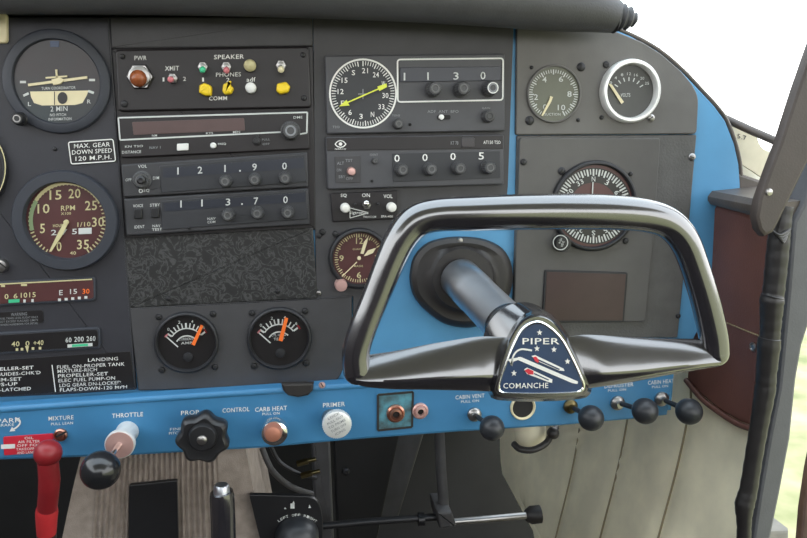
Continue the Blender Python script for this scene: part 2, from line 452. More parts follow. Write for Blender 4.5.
b_.build('stitching', 'beige_seam', t)
b_ = B(); w = PX(753.5,347,Xb); b_.lathe(0,0,0,[(0.0042,0),(0.0042,0.0012),(0.0028,0.0018),(0.0024,0.0008),(0,0.0008)], axis=(-1,0,0), world=w, k=1, seg=20); b_.build('eyelet', 'steel', t)
b_ = B()
q0 = [PX(707,190,Xb-0.004), PX(707,203,Xb-0.004), PX(778,222,Xb-0.004), PX(778,203,Xb-0.004)]
ring = lambda y, zt, zb: [Vector((Xb-0.005,y,zb)), Vector((Xb-0.008,y,zb+0.004)), Vector((Xb-0.008,y,zt-0.005)), Vector((Xb-0.004,y,zt)), Vector((XW+0.05,y,zt+0.004)), Vector((XW+0.05,y,zb))]
ya, yb = q0[0].y, q0[3].y
b_.loft([ring(ya, q0[0].z, q0[1].z), ring(ya*0.5+yb*0.5, (q0[0].z+q0[3].z)/2, (q0[1].z+q0[2].z)/2), ring(yb, q0[3].z, q0[2].z)])
b_.build('ledge', 'vinyl_ledge', t)
b_ = B(); w = Vector((XW+0.012, -0.075, q0[0].z+0.002)); b_.lathe(0,0,0,[(0.005,0),(0.0045,0.0015),(0,0.002)], axis=(0,0,1), world=w, k=1, seg=16); b_.build('screw', 'steel', t)

# ------------------------------------------------------------------ instrument panel
EDGE = [(600,24),(630,36),(657,51),(681,71),(700,91),(714,106),(725,121),(734,144),(738.5,164),(740,185)]
t = thing('instrument_panel', 'sky blue sheet metal instrument panel carrying dark plates, gauges and radios', 'instrument panel', P(400,430,0))
PANEL = t
b_ = B(); b_.prism([(-200,17),(590,18)]+EDGE+[(738,230),(714,300),(690,345),(674,374),(671,410),(-200,470)], -0.004, 0.0, 0.0005); b_.build('panel_sheet', 'blue', t)
b_ = B(); b_.tube([P(x+1,y-1,-0.0024) for x, y in spline(EDGE, 4)], 0.0022, 10); b_.build('edge_trim', 'vinyl_ledge', t)
t = thing('bracket', 'black rounded bracket tab under the gauge with needle pointing straight up', 'bracket', P(297,398,0.0045)); b_ = B(); b_.prism([(281,384),(314,383),(313,391),(308,396),(298,398),(288,396),(283,391)], 0.0225, 0.0275, 0.002); b_.build('tab', 'rubber', t)
screw(t, 322, 385, 3.4, 0.0225, 'pale_copper')
# lower rail
t = thing('control_rail', 'blue lower control rail with white lettering below the instrument panel', 'control panel', P(400,445,0.02))
RAIL = t; DR = 0.022
b_ = B(); top = [(-120,417),(0,408.5),(140,398.5),(330,386),(520,373.5),(676,364)]
bot = [(668,416),(633,420),(560,426.5),(455,433),(350,441),(262,449),(130,456.5),(0,461),(-120,464)]
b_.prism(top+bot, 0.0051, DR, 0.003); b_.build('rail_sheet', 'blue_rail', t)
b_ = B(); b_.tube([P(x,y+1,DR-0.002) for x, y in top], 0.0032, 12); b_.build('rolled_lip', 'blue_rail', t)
b_ = B(); L = DR+0.0005
for s_, x, y, w, h, sl in (("PARK",9,420.5,24,4.5,-.06),("BRAKE",6,425,16,2.6,-.06),("MIXTURE",61,418,25,4.2,-.06),("PULL LEAN",62,423.5,22,2.6,-.06),("THROTTLE",127.5,415,31,4.4,-.06),("PROP",190,412.5,18,4.4,-.06),("CONTROL",236,409.8,27,4.4,-.06),
    ("FINE",176,429,12,2.6,-.06),("PITCH",175,433,12,2.6,-.06),("CARB HEAT",271,408.8,32,4.4,-.06),("PULL ON",271,413.6,17,2.5,-.06),("PRIMER",334,404.6,22,4.4,-.07),("CABIN VENT",470,396.5,29,4.0,-.07),("PULL ON",470,401.2,18,2.5,-.07),
    ("DEFROSTER",619,385.3,29,4.0,-.08),("PULL ON",617,390,18,2.5,-.08),("CABIN HEAT",661,381.8,26,4.0,-.08),("PULL ON",660,386.5,16,2.5,-.08)):
    b_ = B(); b_.text(s_, x, y, w, h, L, 0, sl); b_.build('lettering','white',t)
b_ = B()
pts = spline([(15,418),(19,419.5),(20,423),(17,427),(12,430)], 4)
for a, e in zip(pts, pts[1:]): b_.line(a, e, 1.6, L)
b_.flat([(9.5,431.5),(12,426.8),(15.5,431)], L); b_.build('arrow_mark', 'white', t)

# ------------------------------------------------------------------ plates
def plate(name, label, px, d0, d1, mt, screws=(), rd=2.0, bev=0.0012, cat='panel plate'):
    x = sum(p[0] for p in px)/len(px); y = max(p[1] for p in px)
    t = thing(name, label, cat, P(x, y, d0)); b_ = B(); b_.prism(rounded(px, rd, 3) if rd else px, d0, d1, bev); b_.build('plate', mt, t)
    for q in screws: screw(t, q[0], q[1], q[2], d1, *(q[3:]))
    return t
plate('flight_plate', 'dark blue-grey shock plate at the far left holding the rpm gauge', [(-150,17),(108.6,17),(112.4,60),(136,390),(60,395),(-150,404)], 0.0, 0.005, 'plate_dark', [(55,149,2.0),(120,384,2.6)], 1)
plate('blank_plate', 'plain dark grey plate above the switch panel with yellow taped switches', [(109,17),(312.6,17),(313,46),(111,48.5)], 0.0, 0.004, 'plate_grey', (), 1.5)
plate('radio_tray', 'black mounting tray behind the left stack of radios', [(110,48),(313,45.5),(316,230),(122,240)], 0.0, 0.003, 'radio_black', [(319,236,2.6)], 1)
plate('crackle_plate', 'black crackle-finish blanking plate between radios and two round gauges', [(124,238),(313,227.5),(317.5,298.5),(129,308.5)], 0.0, 0.0045, 'crackle', [(169,298.5,2.8),(277.5,291,2.8)], 1)
plate('gauge_plate', 'dark grey lower plate holding the two gauges with orange needles', [(129,308),(315,298.2),(352,295.8),(352,345),(340,378),(331,385),(138,391)], 0.0, 0.0045, 'plate_grey', (), [1,1,1,8,8,4,2])
plate('adf_plate', 'dark grey plate behind the compass receiver and the small clock', [(313,17),(514,17.5),(508,186),(507,196),(432,222),(410,250),(386,300),(353,345),(353,296.5),(316,298.8)], 0.0, 0.003, 'plate_grey', [(318.5,293,2.8,'steel')], 0, 0.0005)
plate('upper_plate', 'grey rounded plate at upper right holding chrome ringed gauge', [(517,17.5),(590,19),(613,30),(643,42),(662,54),(682,71.5),(693,85),(699,97),(697,134),(516,135)], 0.0, 0.004, 'plate_right_hazed', [(581,67,4.2),(531.5,67.5,1.8),(529.5,120.5,4.4),(578,120,1.8),(606,64.5,3.2),(601.5,117.5,2.2),(651,118,3.6,'steel')], [1,1,4,4,4,4,4,8,4,2])
t = plate('glovebox_plate', 'grey lower right plate with a dark textured edge strip, behind the wheel', [(517,135.4),(697,134.6),(690,217),(678,338),(513,338)], 0.0, 0.0025, 'leatherette', [(692,157,3.4,'steel'),(678,316,2.4)], 2)
b_ = B(); b_.prism(rounded([(519.5,137.5),(661,138),(654,240),(646,322),(513.5,322)], 4, 3), 0.0, 0.006, 0.0012); b_.build('cover_plate', 'cover_grey', t)
for q in ((523.5,162,3.2),): screw(t, *q, 0.006)
t = thing('dark_display', 'dark maroon rectangular window with thin frame below the direction gauge', 'display', P(585,321,0.006))
b_ = B(); b_.prism(rounded([(545,270),(628,272.5),(624,322.5),(542,322.5)], 2, 3), 0.006, 0.0078, 0.0006); b_.build('frame', 'bezel', t)
b_ = B(); b_.prism([(547,272),(626,274.3),(622.5,320.5),(544.3,320.5)], 0.007, 0.0082, 0.0002); b_.build('window', 'display_maroon' if 'display_maroon' in MT else 'face_brown', t)

# ------------------------------------------------------------------ gauges on the left plate
DL = 0.005
g, L = gauge('turn_coordinator', 'turn gauge with white aeroplane symbol and ball tube in upper left corner', 58, 82, 43, 54, DL, 'face_teal', 'bezel_blue', 0.004)
b_ = B()
b_.flat([(30,91.5),(88.5,90.5),(87,95),(82.5,103),(75,105),(42,105.5),(34,103),(31,97)], L); b_.build('ball_tube', 'cream', g)
b_ = B(); b_.flat([(62.5+5*math.cos(a*pi/10), 98+6*math.sin(a*pi/10)) for a in range(20)], L+0.0003); b_.line((54.5,91.5),(54.5,105),0.9,L+0.0002); b_.build('slip_ball', 'face_black', g)
b_ = B(); b_.line((28,85),(87,77.3),2.6,L,0,0.0014); b_.prism([(51,79.5),(60,77),(64,80),(60,84),(53,85)], L, L+0.002, 0.0005); b_.line((56,69.5),(57,80),1.8,L,0,0.0014); b_.line((45.5,77.8),(67,76.2),1.6,L,0,0.0014); b_.build('aeroplane_symbol', 'cream', g)
b_ = B()
for x, y, a in ((23,82,0),(92,80,0),(26,94.5,-25),(91,92,20)):
    ca, sa = math.cos(math.radians(a)), math.sin(math.radians(a)); b_.line((x-3*ca,y-3*sa),(x+3*ca,y+3*sa),2.4,L)
for s_, x, y, w, h in (("TURN COORDINATOR",58.5,88,34,2.8),("L",29.5,104,3,4),("R",89,101.5,3.6,4),("2 MIN",59,108.7,17,5),("NO PITCH",58,114.8,16,2.8),("INFORMATION",60,119,23,2.8)): b_.text(s_, x, y, w, h, L, 0, -.03)
b_.build('dial_markings', 'dial_white', g); B().flat(rect(54.5,44,9,6), L).build('warning_flag', 'navy', g)
knob(g, 20.5, 119, 7, DL+0.004, 0.008, 'knob_black', 'adjust_knob', 'steel', 0)
g, L = gauge('tachometer', 'rpm gauge with maroon dial, cream numerals and green arc on left', 67.3, 220.3, 40.2, 53, DL, 'face_brown', 'bezel_blue', 0.008)
b_ = B()
b_.ticks(67.3,220.3,35,39,-146,146,48,1.3,L,0)
b_.arc(67.3,220.3,34.5,38.5,-106,-58,L+.0001,1,16); b_.arc(67.3,220.3,35.5,38.8,-58,62,L+.0001,2,30)
for s_, x, y in (("0",59,246.5),("5",42.5,228.5),("10",43.5,208.7),("15",55.5,195),("20",74.5,193.5),("25",91,205.5),("30",98,222),("35",83,244.5)): b_.text(s_, x, y, 5 if len(s_)==1 else 12, 9.5, L, 0, -.03)
b_.text("RPM",68,208,14,5,L,0,-.05); b_.text("X100",66,213.5,10,2.6,L,0,-.05); b_.text("HOURS",59,225.5,12,3,L,0,-.05); b_.text("1/10",84,224.3,13,4.5,L,0,-.05); b_.text("2 7 5",64,232,26,5.5,L,3,-.05); b_.text("40",73,253,6,3.4,L,0)
b_.build('dial_markings', ['lume','green_arc','lume','dial_white'], g)
b_ = B(); b_.prism(rect(85,231,13,6,-.04), L-0.0004, L+0.0004); b_.build('hour_drum', 'dial_white', g)
b_ = B(); b_.prism([(49,251.5),(58,233),(64.5,221.5),(68,223.5),(62,235.5),(51,251.8)], L+0.0008, L+0.0018); b_.lathe(66.5,222,L,[(2.6,0),(2.4,0.0022),(0,0.0024)],seg=20); b_.build('needle', 'lume', g)
g, L = gauge('edge_gauge', 'thin-rimmed round gauge cut off by the left edge of the picture', -42, 168, 47, 51, DL, 'face_black', 'bezel', 0.006)
b_ = B(); b_.arc(-42,168,46.8,47.9,0,360,DL+0.0062,0,60); b_.build('rim_line', 'lume', g)
# cream plate and silver knob cut by the left edge
t = tag(B().prism(rounded([(-22,12),(6.5,13),(7,43),(-22,43)],4,4), DL, DL+0.004, 0.001).build('switch_plate','cream',loc=P(-8,43,DL)), 'cream rounded plate cut off by the picture edge above the far left gauge', 'plate')
t = thing('rotary_control', 'small silver knob at the left edge beside the rpm gauge', 'knob', P(2,265,DL))
B().lathe(2,265,DL,[(7.5,0),(7.5,0.004),(6.5,0.0055),(3,0.006),(0,0.006)],seg=24).build('knob_body','steel',t)
B().line((-2,262),(6,268),1.4,DL+0.0062,0,0.0004).build('slot','dark',t)
# cluster gauges
def cluster(label, px, mt, marks):
    t = thing('strip_gauge', label, 'gauge', P(50, px[2][1], DL))
    fr = rounded([(px[0][0]-3,px[0][1]-2.5),(px[1][0]+2.5,px[1][1]-2.5),(px[2][0]+2.5,px[2][1]+2.5),(px[3][0]-3,px[3][1]+2.5)],4,4)
    B().prism(fr, DL, DL+0.002, 0.001).build('bezel','bezel_blue',t)
    B().prism(rounded(px,3,4), DL+0.001, DL+0.0024, 0.0003).build('window',mt,t)
    b_ = B(); marks(b_, DL+0.0028); b_.build('dial_markings',['dial_white','lume','green','orange'],t)
def mk1(b_, L):
    for s_, x, y, w in (("0",6.5,296.5,4),("6",15.5,296,4),("10",24,295.2,6.5),("15",32.5,294.8,6.5)): b_.text(s_,x,y,w,5,L,1,-.05)
    for s_, x, y, w in (("E",61,292.6,3.6),("15",73.5,291.5,7),("30",86,291.3,7)): b_.text(s_,x,y,w,5,L,0 if s_!="30" else 3,-.05)
    for k in range(5): b_.flat(rect(59.5+k*6.6,299.8-k*0.6,3,2.6), L, 0)
    b_.flat(rect(14,301,11,3.4,-.05), L, 2); b_.flat(rect(24.5,301,2.4,3), L, 0); b_.flat(rect(32.5,300.6,2.4,3), L, 0)
    b_.line((-6,284.5),(92,279.3),1.2,L,1); b_.flat(rect(3,286,4,2), L, 1); b_.flat(rect(24,285,6,2), L, 1)
cluster('upper strip gauge with maroon window below the rpm gauge', [(-60,287.5),(93,279),(93.5,298.5),(-60,307.5)], 'face_brown', mk1)
def mk2(b_, L):
    for s_, x, y, w in (("40",15.5,344,8),("0",27.5,343.5,4),("+40",38.5,342.8,10)): b_.text(s_,x,y,w,5,L,1,-.05)
    for s_, x, y, w in (("60",68.5,340,6),("200",79,339.2,9.5),("260",91,338.6,9)): b_.text(s_,x,y,w,5,L,0,-.05)
    b_.flat(rect(80,345.3,25,3.2,-.06), L, 0); b_.flat(rect(80,345.3,16,2.4,-.06), L+.0001, 2)
    for x in (17,22,33,40): b_.flat(rect(x,349.5-(x-17)*.06,2.6,2.6), L, 1)
    b_.flat([(25,346),(29,346),(27.5,353)], L, 1); b_.line((55.5,332),(56,351),1.2,L,3) if False else None
cluster('lower strip gauge with black window above the landing checklist', [(-60,338.5),(97.5,329.5),(98.5,346.5),(-60,355.5)], 'face_black', mk2)
def placard(label, px, mt, d, marks, mats=('white',), name='placard', t=0.0008, rd=2.5):
    o = thing(name, label, 'placard', P(sum(p[0] for p in px)/4, max(p[1] for p in px), d))
    B().prism(rounded(px, rd, 3), d, d+t, 0.0002).build('backing', mt, o)
    b_ = B(); marks(b_, d+t+0.0003); b_.build('lettering', list(mats), o); return o
def mk(b_, L):
    b_.outline(rounded([(68.3,142.2),(113,139.2),(115.6,161),(71.2,164)],2,3),1.1,L)
    for s_, x, y, w in (("MAX. GEAR",92,145.2,36),("DOWN SPEED",92,151.4,40),("120 M.P.H.",93.5,157.8,36)): b_.text(s_,x,y,w,4.4,L,0,-.055)
placard('black landing gear speed placard with white outline above the rpm gauge', [(66.5,141),(114.5,137.7),(117.3,162),(69.8,165.4)], 'face_black', DL, mk)
def mk(b_, L):
    b_.text("WARNING",19,314.2,16,3.2,L,0,-.05)
    for k in range(3): b_.text(("AUX FUEL TANKS LEVEL FLIGHT ONLY","DO NOT EXCEED PLACARD LIMITS","SEE OWNERS HANDBOOK FOR DETAIL")[k],16,318+k*3.1,44,2,L,0,-.05)
placard('small warning placard of tiny grey print between two strip gauges', [(-40,314.5),(43,310),(43.5,322.5),(-40,327)], 'face_black', DL, mk, ('print_grey',))
def mk(b_, L):
    for s_, x0, y, x1 in (("LANDING",88,359.3,118),("FUEL ON-PROPER TANK",57,365.6,124.5),("MIXTURE-RICH",57.5,370.4,97),("PROPELLER-SET",58,374.8,108),("ELEC FUEL PUMP-ON",58.5,379.3,115),("LDG GEAR DN-LOCKED",59.5,384,121),("FLAPS-DOWN-120 MPH",60,388.4,127)): b_.text(s_,(x0+x1)/2,y,x1-x0,3.4,L,0,-.05)
placard('black checklist placard headed landing at lower left above the blue rail', [(-60,364),(130,351.5),(135,387.5),(-60,400)], 'face_black', DL, mk, name='checklist_placard', rd=1)
o_ = [o for o in SC.objects if o.name.startswith('checklist_placard')][0]; b_ = B(); L = DL+0.0011
for s_, x1, y, w in (("PROPELLER-SET",33.5,368.7,52),("COWL GUIDES-CHK'D",40.5,374,66),("TRIM-SET",21.5,379.6,32),("FLAPS-UP",17.5,384.6,34),("DOORS-LATCHED",31,389.8,54)): b_.text(s_,x1-w/2,y,w,3.4,L,0,-.05)
b_.line((52,365),(55.5,392),1.0,L); b_.build('lettering','white',o_)

# ------------------------------------------------------------------ audio switch panel
t = thing('audio_panel', 'black switch panel with amber lamp, coloured toggles and yellow taped switches', 'audio panel', P(213,109,0.003)); D = 0.0075
B().prism(rounded([(115,49.5),(309,46.5),(311.5,107.5),(118,111.5)],4,4), 0.003, D, 0.0014).build('face_plate','radio_black',t)
for x, y, r in ((124.5,104,3.6),(303,55,2.6),(304,98,2.8),(122.5,56.5,2.8)): screw(t, x, y, r, D)
b_ = B(); b_.lathe(140.5,77,D,[(14,0),(14,0.002),(12.6,0.0035)],seg=6); b_.lathe(140.5,77,D,[(11,0.003),(10.6,0.006),(8.6,0.0065)],seg=30); lp = b_.build('lamp_bezel','steel',t)
B().lathe(140,79,D,[(8.8,0.005),(8,0.009),(5,0.0115),(2,0.0125),(0,0.0127)],seg=30).build('lamp_lens','amber',lp)
toggle(t,173,78.5,170.5,79.5,D,'pink')
toggle(t,203,67,202.5,70,D,'green'); toggle(t,226.5,67,226.5,70.5,D,'pink'); toggle(t,281,65.5,281,70,D,'cream')
B().ball(P(250,65.5,D+0.004), K(250,65,D)*6.2).build('cream_button','lume',t)
for pts in ([(199,85),(204,82.5),(210,85),(211.5,87),(211,95.5),(205,95.8),(198.5,92.5)],[(223,84),(231,80),(230,84.5),(233.5,88),(231,93.5),(224.5,94.5),(222,91)],[(277,83.5),(286,81.5),(290.5,86.5),(288.5,92),(280,94),(276,90.5)]):
    B().prism(rounded(pts,1.5,3), D, D+0.0075, 0.002).build('yellow_tape','yellow',t)
B().lathe(251,88.3,D,[(5.4,0),(5.6,0.004),(5.0,0.0065),(2.5,0.0078),(0,0.008)],seg=28).build('white_button','white',t)
b_ = B()
for s_, x, y, w, h in (("PWR",140.5,58,12,4.4),("XMIT",172,68.3,14,4.6),("1",163.5,79.5,1.8,4),("2",184.5,78.8,3,4),("SPEAKER",229,56.8,30,4.4),("PHONES",228.5,74.5,25,4.2),("1",203,79.6,1.8,4),("2",228,79.8,3.2,4),("adf",251,79.5,9,4.4),("COMM",218,98.3,18,4)): b_.text(s_,x,y,w,h,D+0.0005,0,-.02)
b_.build('lettering','white',t)
# ------------------------------------------------------------------ distance readout
t = thing('distance_receiver', 'radio with long brown display in white outline under the switch panel', 'radio', P(213,157,0.003)); D = 0.008
B().prism(rounded([(117,115.5),(308.5,110.5),(310,149),(121,158)],2,3), 0.003, D, 0.001).build('face_plate','radio_black',t)
B().prism(rounded([(132,122),(244,118),(245,130.5),(133.5,135)],1,2), D-0.001, D+0.0006, 0.0002).build('display','display_brown',t)
b_ = B(); pts = [(283,132),(120,140),(118.3,117.8),(307.3,112.3),(306.8,133),(300,134)]
b_.outline(pts, 1.5, D+0.0004, 0, False)
for s_, x, y, w, h in (("NM",154.5,135.5,5,2),("KTS",209.5,133.2,7,2.2),("MIN",236.5,132,7,2.2),("DME",298,117.3,9,2.4),("KN TSO",134,146.3,18,2.2),("DISTANCE",131.5,152,19,2.8),("FREQ",222,144,8,2.4)): b_.text(s_,x,y,w,h,D+0.0008,0,-.04)
for s_, x, y, w, h in (("NAV 1",155,147.5,11,2.6),("PULL",266,139.5,8,2),("OFF",266,144,7,2)): b_.text(s_,x,y,w,h,D+0.0005,1,-.04)
b_.build('lettering',['dial_white','print_grey'],t)
B().prism(rounded(rect(182.5,147,11.5,7,-.04),1.2,3), D, D+0.0025, 0.0006).build('button','white',t)
B().lathe(213.5,145.5,D,[(3,0),(3,0.003),(2,0.004),(0,0.004)],seg=20).build('button','white',t)
knob(t,290.5,131,9.5,D,0.009,'knob_grey','tuning_knob','print_grey',24)
b_ = B(); b_.lathe(257,141.5,D,[(4,0),(3.6,0.003),(0,0.0035)],seg=20); b_.line((257,143),(257,134.5),2.6,D+0.002,0,0.003); b_.build('lever','knob_black',t)
# ------------------------------------------------------------------ com and nav radios
def radio_case(label, px, win, band, name):
    t = thing(name, label, 'radio', P(215, px[3][1], 0.003)); D = 0.0085
    B().prism(rounded(px,1.5,3), 0.003, D, 0.0012).build('face_plate','radio_grey',t)
    wn = B().prism(win, D-0.001, D+0.0008, 0.0006).build('tuning_window','radio_face',t)
    B().prism(band, D, D+0.0011).build('glass_band','window_blue',wn)
    return t, D
t, D = radio_case('communication radio tuned to 121.90 with round volume knob at left', [(121,164.5),(307.5,152),(308.5,187),(123.5,197.5)], [(159.5,166),(305,154.5),(306.5,182),(161,193)], [(163,168.2),(303.5,157.5),(304,168),(163.5,178)], 'communication_radio')
b_ = B(); L = D+0.0016
for s_, x, y in (("1",178,171),("2",200,170),("1",225,168.5),("9",254.5,167),("0",284.5,166)): b_.text(s_,x,y,1.4 if s_=="1" else 4.6,7,L,0,-.06)
b_.flat(rect(240,170.8,1.6,1.6),L)
for s_, x, y, w, h in (("VOL",142.5,166.3,9,3.2),("OFF",128.5,179.8,6,3),("DIM",156,178,6,3),("SQ",146.5,190.7,6,3.4)): b_.text(s_,x,y,w,h,D+0.0004,0,-.06)
b_.arc(140.8,190.9,1.2,2.2,0,360,D+0.0004,0,12); b_.build('lettering','dial_white',t)
k_ = knob(t,142,180,9,D,0.007,'knob_grey','volume_knob',None,20); B().lathe(142,180,D+0.0068,[(4.6,0),(4.4,0.005),(2.6,0.006),(0,0.0058)],seg=24).build('knob_cap','knob_black',k_)
for x, y in ((226,181),(255,179.3),(285,178)): knob(t,x,y,6.4,D+0.0008,0.011)
t, D = radio_case('navigation radio tuned to 113.70 with two small rocker buttons', [(123.5,198.8),(308.5,188.3),(310,224.5),(126,236)], [(160.5,201),(306.5,190.5),(308,219),(162,230)], [(164,203),(305,192.5),(305.5,201.5),(164.5,211.5)], 'navigation_radio')
b_ = B()
for s_, x, y in (("1",181,204),("1",202,203),("3",228,202),("7",256,201),("0",285.5,199.7)): b_.text(s_,x,y,1.4 if s_=="1" else 4.6,7,D+0.0016,0,-.06)
b_.flat(rect(242,204,1.6,1.6),D+0.0016)
for s_, x, y, w, h in (("VOICE",138,205.8,10,3),("STBY",155,205,10,3),("IDENT",139.5,226.8,10,3),("NAV",156.5,225.8,8,2.6),("TEST",157,229.4,10,2.6)): b_.text(s_,x,y,w,h,D+0.0004,0,-.06)
b_.text("NAV",211.5,218.6,8,2.6,D+0.0013,0,-.06); b_.text("COM",211.5,222,8,2.6,D+0.0013,0,-.06); b_.build('lettering','dial_white',t)
for x, y in ((138,214),(155,213)): B().prism(rounded(rect(x,y,8,10,-.05),1,2), D, D+0.003, 0.0008).build('rocker_button','knob_black',t)
for x, y in ((228.5,214.5),(257.5,212.6),(287.5,212)): knob(t,x,y,6.4,D+0.0008,0.011)
screw(t,189,228.5,1.3,D+0.0008,'dark')  # dark stud standing in for a small shaded hole
# ------------------------------------------------------------------ two orange needle gauges
def ogauge(label, x, y, tip, tail, scr, words, rd):
    g, L = gauge('orange_needle_gauge', label, x, y, 28.5, 32.5, 0.0045, 'face_black', 'bezel', 0.005, 'round gauges with orange needles')
    b_ = B(); b_.arc(x,y+4,17,18.2,-58,52,L,0,20); b_.ticks(x,y+4,18,23,-58,52,10,1.2,L,0,5,18)
    b_.arc(x,y+6,11.5,12.8,-58,45,L,0,16); b_.line((x-21.5,y-6),(x-9,y+5),1.2,L)
    for i, s_ in enumerate(words): b_.text(s_, x-1+i*0.6, y-3+i*4, 15-4*i, 2.6, L, 0, -.03)
    for k in range(4):
        a = math.radians(-48+k*30); b_.text(str(k*2), x+25*math.sin(a), y+4-25*math.cos(a), 2.2, 3.0, L, 0)
    b_.line((x+rd,y-13),(x+rd+2.5,y-9),1.6,L,1); b_.line((x-22,y-5),(x-19,y-8),1.6,L,2); b_.build('dial_markings',['dial_white','red','pink'],g)
    dx, dy = tip[0]-tail[0], tip[1]-tail[1]; n = (-dy*0.07, dx*0.07)
    B().prism([(tail[0]+n[0]*1.2,tail[1]+n[1]*1.2),(tip[0]+n[0],tip[1]+n[1]),(tip[0]-n[0],tip[1]-n[1]),(tail[0]-n[0]*1.2,tail[1]-n[1]*1.2)], L+0.001, L+0.0022).build('needle','orange',g)
    B().lathe(x+1,y+15,L-0.0004,[(5,0),(4.6,0.0012),(2,0.0016),(0,0.0016)],seg=22).build('adjust_screw','bezel',g)
    for q in scr: screw(g, q[0], q[1], 3.4, 0.0045)
ogauge('left of the two round gauges with orange needles, pointing up to right', 187, 342, (202,325.5), (193,345), [(159,317),(213,314),(162,370),(215,367)], ("CURRENT","AMP"), 17)
ogauge('right of the two round gauges with orange needles, pointing almost straight up', 279.5, 338, (286.5,318), (280.5,341), [(252,313),(305,311),(254,366),(306,363)], ("CYL HEAD","TEMP"), 18)

# ------------------------------------------------------------------ direction finder receiver
t = thing('direction_receiver', 'radio with white ringed compass dial and yellow needle arrow', 'radio', P(415,132,0.003)); D = 0.009
B().prism(rounded([(325,55.5),(505,53.5),(505,131),(327,134)],2,3), 0.003, D, 0.0012).build('face_plate','radio_mid',t)
f = B().lathe(363,93.5,D,[(32,0),(32,0.0006),(0,0.0006)],seg=64).build('compass_card','face_grey' if False else 'radio_face',t)
b_ = B(); L = D+0.001
b_.arc(363,93.5,32.2,34.0,0,360,L,0,64,1.03)
b_.ticks(363,93.5,27.5,31.5,0,350,70,0.7,L,0,5,26.5,1.03)
for i, s_ in enumerate(("S","21","24","W","30","33","N","3","6","E","12","15")):
    a = math.radians(-25+i*30); b_.text(s_,363+22.5*math.sin(a),93.5-23*math.cos(a),3.4 if len(s_)==1 else 6,5.2,L,0,0,math.degrees(a)*0.25 if False else 0)
b_.line((358,94),(368,94),1,L,1); b_.line((363,89),(363,99),1,L,1)
b_.outline(rounded([(397.5,59.5),(503.2,58.3),(502.8,100),(397.8,102)],3,4),1.6,L)
for s_, x, y in (("1",404.5,76.6),("1",428,76.2),("3",456,76),("0",483,75.6)): b_.text(s_,x,y,1.6 if s_=="1" else 5.2,7.6,D+0.002,2,0)
b_.text("ADF  ANT  BFO",443,111.5,31,2.8,D+0.0004,1,0); b_.text("GAIN",486,108.2,8,2,D+0.0004,1); b_.text("TONE",396,115.5,8,2,D+0.0004,1); b_.text("TSO",336,127,7,2.4,D+0.0004,1)
b_.build('lettering',['white','print_grey','dial_white'],t)
B().prism([(400,67.5),(501,66.5),(501,80.5),(400,82)], D-0.001, D+0.0012, 0.0004).build('frequency_window','window_blue',t)
b_ = B(); b_.line((341,105.3),(385,86),1.3,L+0.001,0,0.0009); b_.prism([(339,106.3),(346.5,99.8),(349.5,105.5)], L+0.001, L+0.002); b_.prism([(377.5,86.5),(386.5,83.3),(387,87),(379.5,91)], L+0.001, L+0.002); b_.build('compass_needle','needle_yellow',t)
for x, y, c_ in ((432.5,89.6,None),(460.5,89.4,None),(489,89,'print_grey')): knob(t,x,y,7.2,D+0.001,0.012,'knob_grey','knob',c_)
b_ = B(); b_.lathe(489,89,D+0.001,[(5.3,0.0116),(5.3,0.0126),(4.4,0.0126),(4.4,0.0116)],seg=28); b_.build('knob_ring','white',t)
knob(t,397.5,124,5.2,D,0.008); knob(t,487,116.6,5.8,D,0.009,'knob_grey','knob','knob_black')
b_ = B(); b_.prism(rounded(rect(444,117.2,13,4.4),1.5,3), D, D+0.0006); sl_ = b_.build('slide_slot','dark',t)
B().lathe(441,117.2,D+0.0004,[(2.6,0),(2.4,0.003),(0,0.0034)],seg=18).build('slide_knob','white',sl_)
screw(t,410,124.5,1.4,D,'dark')  # dark stud in place of a hole beside the knob
# ------------------------------------------------------------------ transponder
t = thing('transponder', 'radio showing code 0005 with a small white selector knob at left', 'radio', P(415,188,0.003)); D = 0.009
B().prism(rounded([(325.5,137),(504,134.5),(504,184.5),(327.5,189.5)],2,3), 0.003, D, 0.0012).build('face_plate','radio_mid',t)
B().prism([(326.5,138),(503,135.5),(503,148.5),(327,150.5)], D-0.001, D+0.0008, 0.0003).build('header_strip','radio_black',t)
B().prism([(392,153.5),(500,151),(500.5,178),(393,182)], D-0.001, D+0.0005, 0.0003).build('code_window','radio_face',t)
b_ = B(); L = D+0.0012
for s_, x, y in (("0",397,158.3),("0",425,157.5),("0",453,156.5),("5",481.3,156)): b_.text(s_,x,y,5.4,7.2,L,0,0)
b_.text("KT 78",454.5,143,7.5,3.6,L,1); b_.text("AT150 TSO",492,142.3,17,3.4,L,0)
pts = [(335,144.2),(337.5,141.4),(340.5,140.5),(343.5,141.4),(346,144.2),(343.5,146.6),(340.5,147.4),(337.5,146.6)]
b_.outline(pts,1.0,L); b_.arc(340.5,144,0,1.8,0,360,L,0,14); b_.text("NARCO",340.5,149,11,1.6,L,0)
for s_, x, y, w in (("ALT",340.5,163.2,7),("TST",349,160.5,7),("ON",339,170,4.4),("SBY",342,176.7,7),("OFF",349.5,178.5,7)): b_.text(s_,x,y,w,3,D+0.0012,1,-.02)
b_.text("IDENT",374,154.8,8,2.2,D+0.0004,1); b_.build('lettering',['white','print_grey'],t)
B().prism([(335,156.5),(360.5,155.8),(360.5,182.3),(336,183)], D-0.0005, D+0.0008, 0.0003).build('selector_plate','plate_grey',t)
B().lathe(351,171.3,D+0.0006,[(4.4,0),(4.2,0.006),(3.4,0.0075),(0,0.0078)],seg=26).build('selector_knob','pale_copper',t)
B().prism(rounded(rect(468,142.3,13.5,10),2,3), D, D+0.0014, 0.0005).build('reply_lamp','face_teal',t)
knob(t,374.5,160.8,3.2,D,0.006,'knob_grey','knob',None,0)
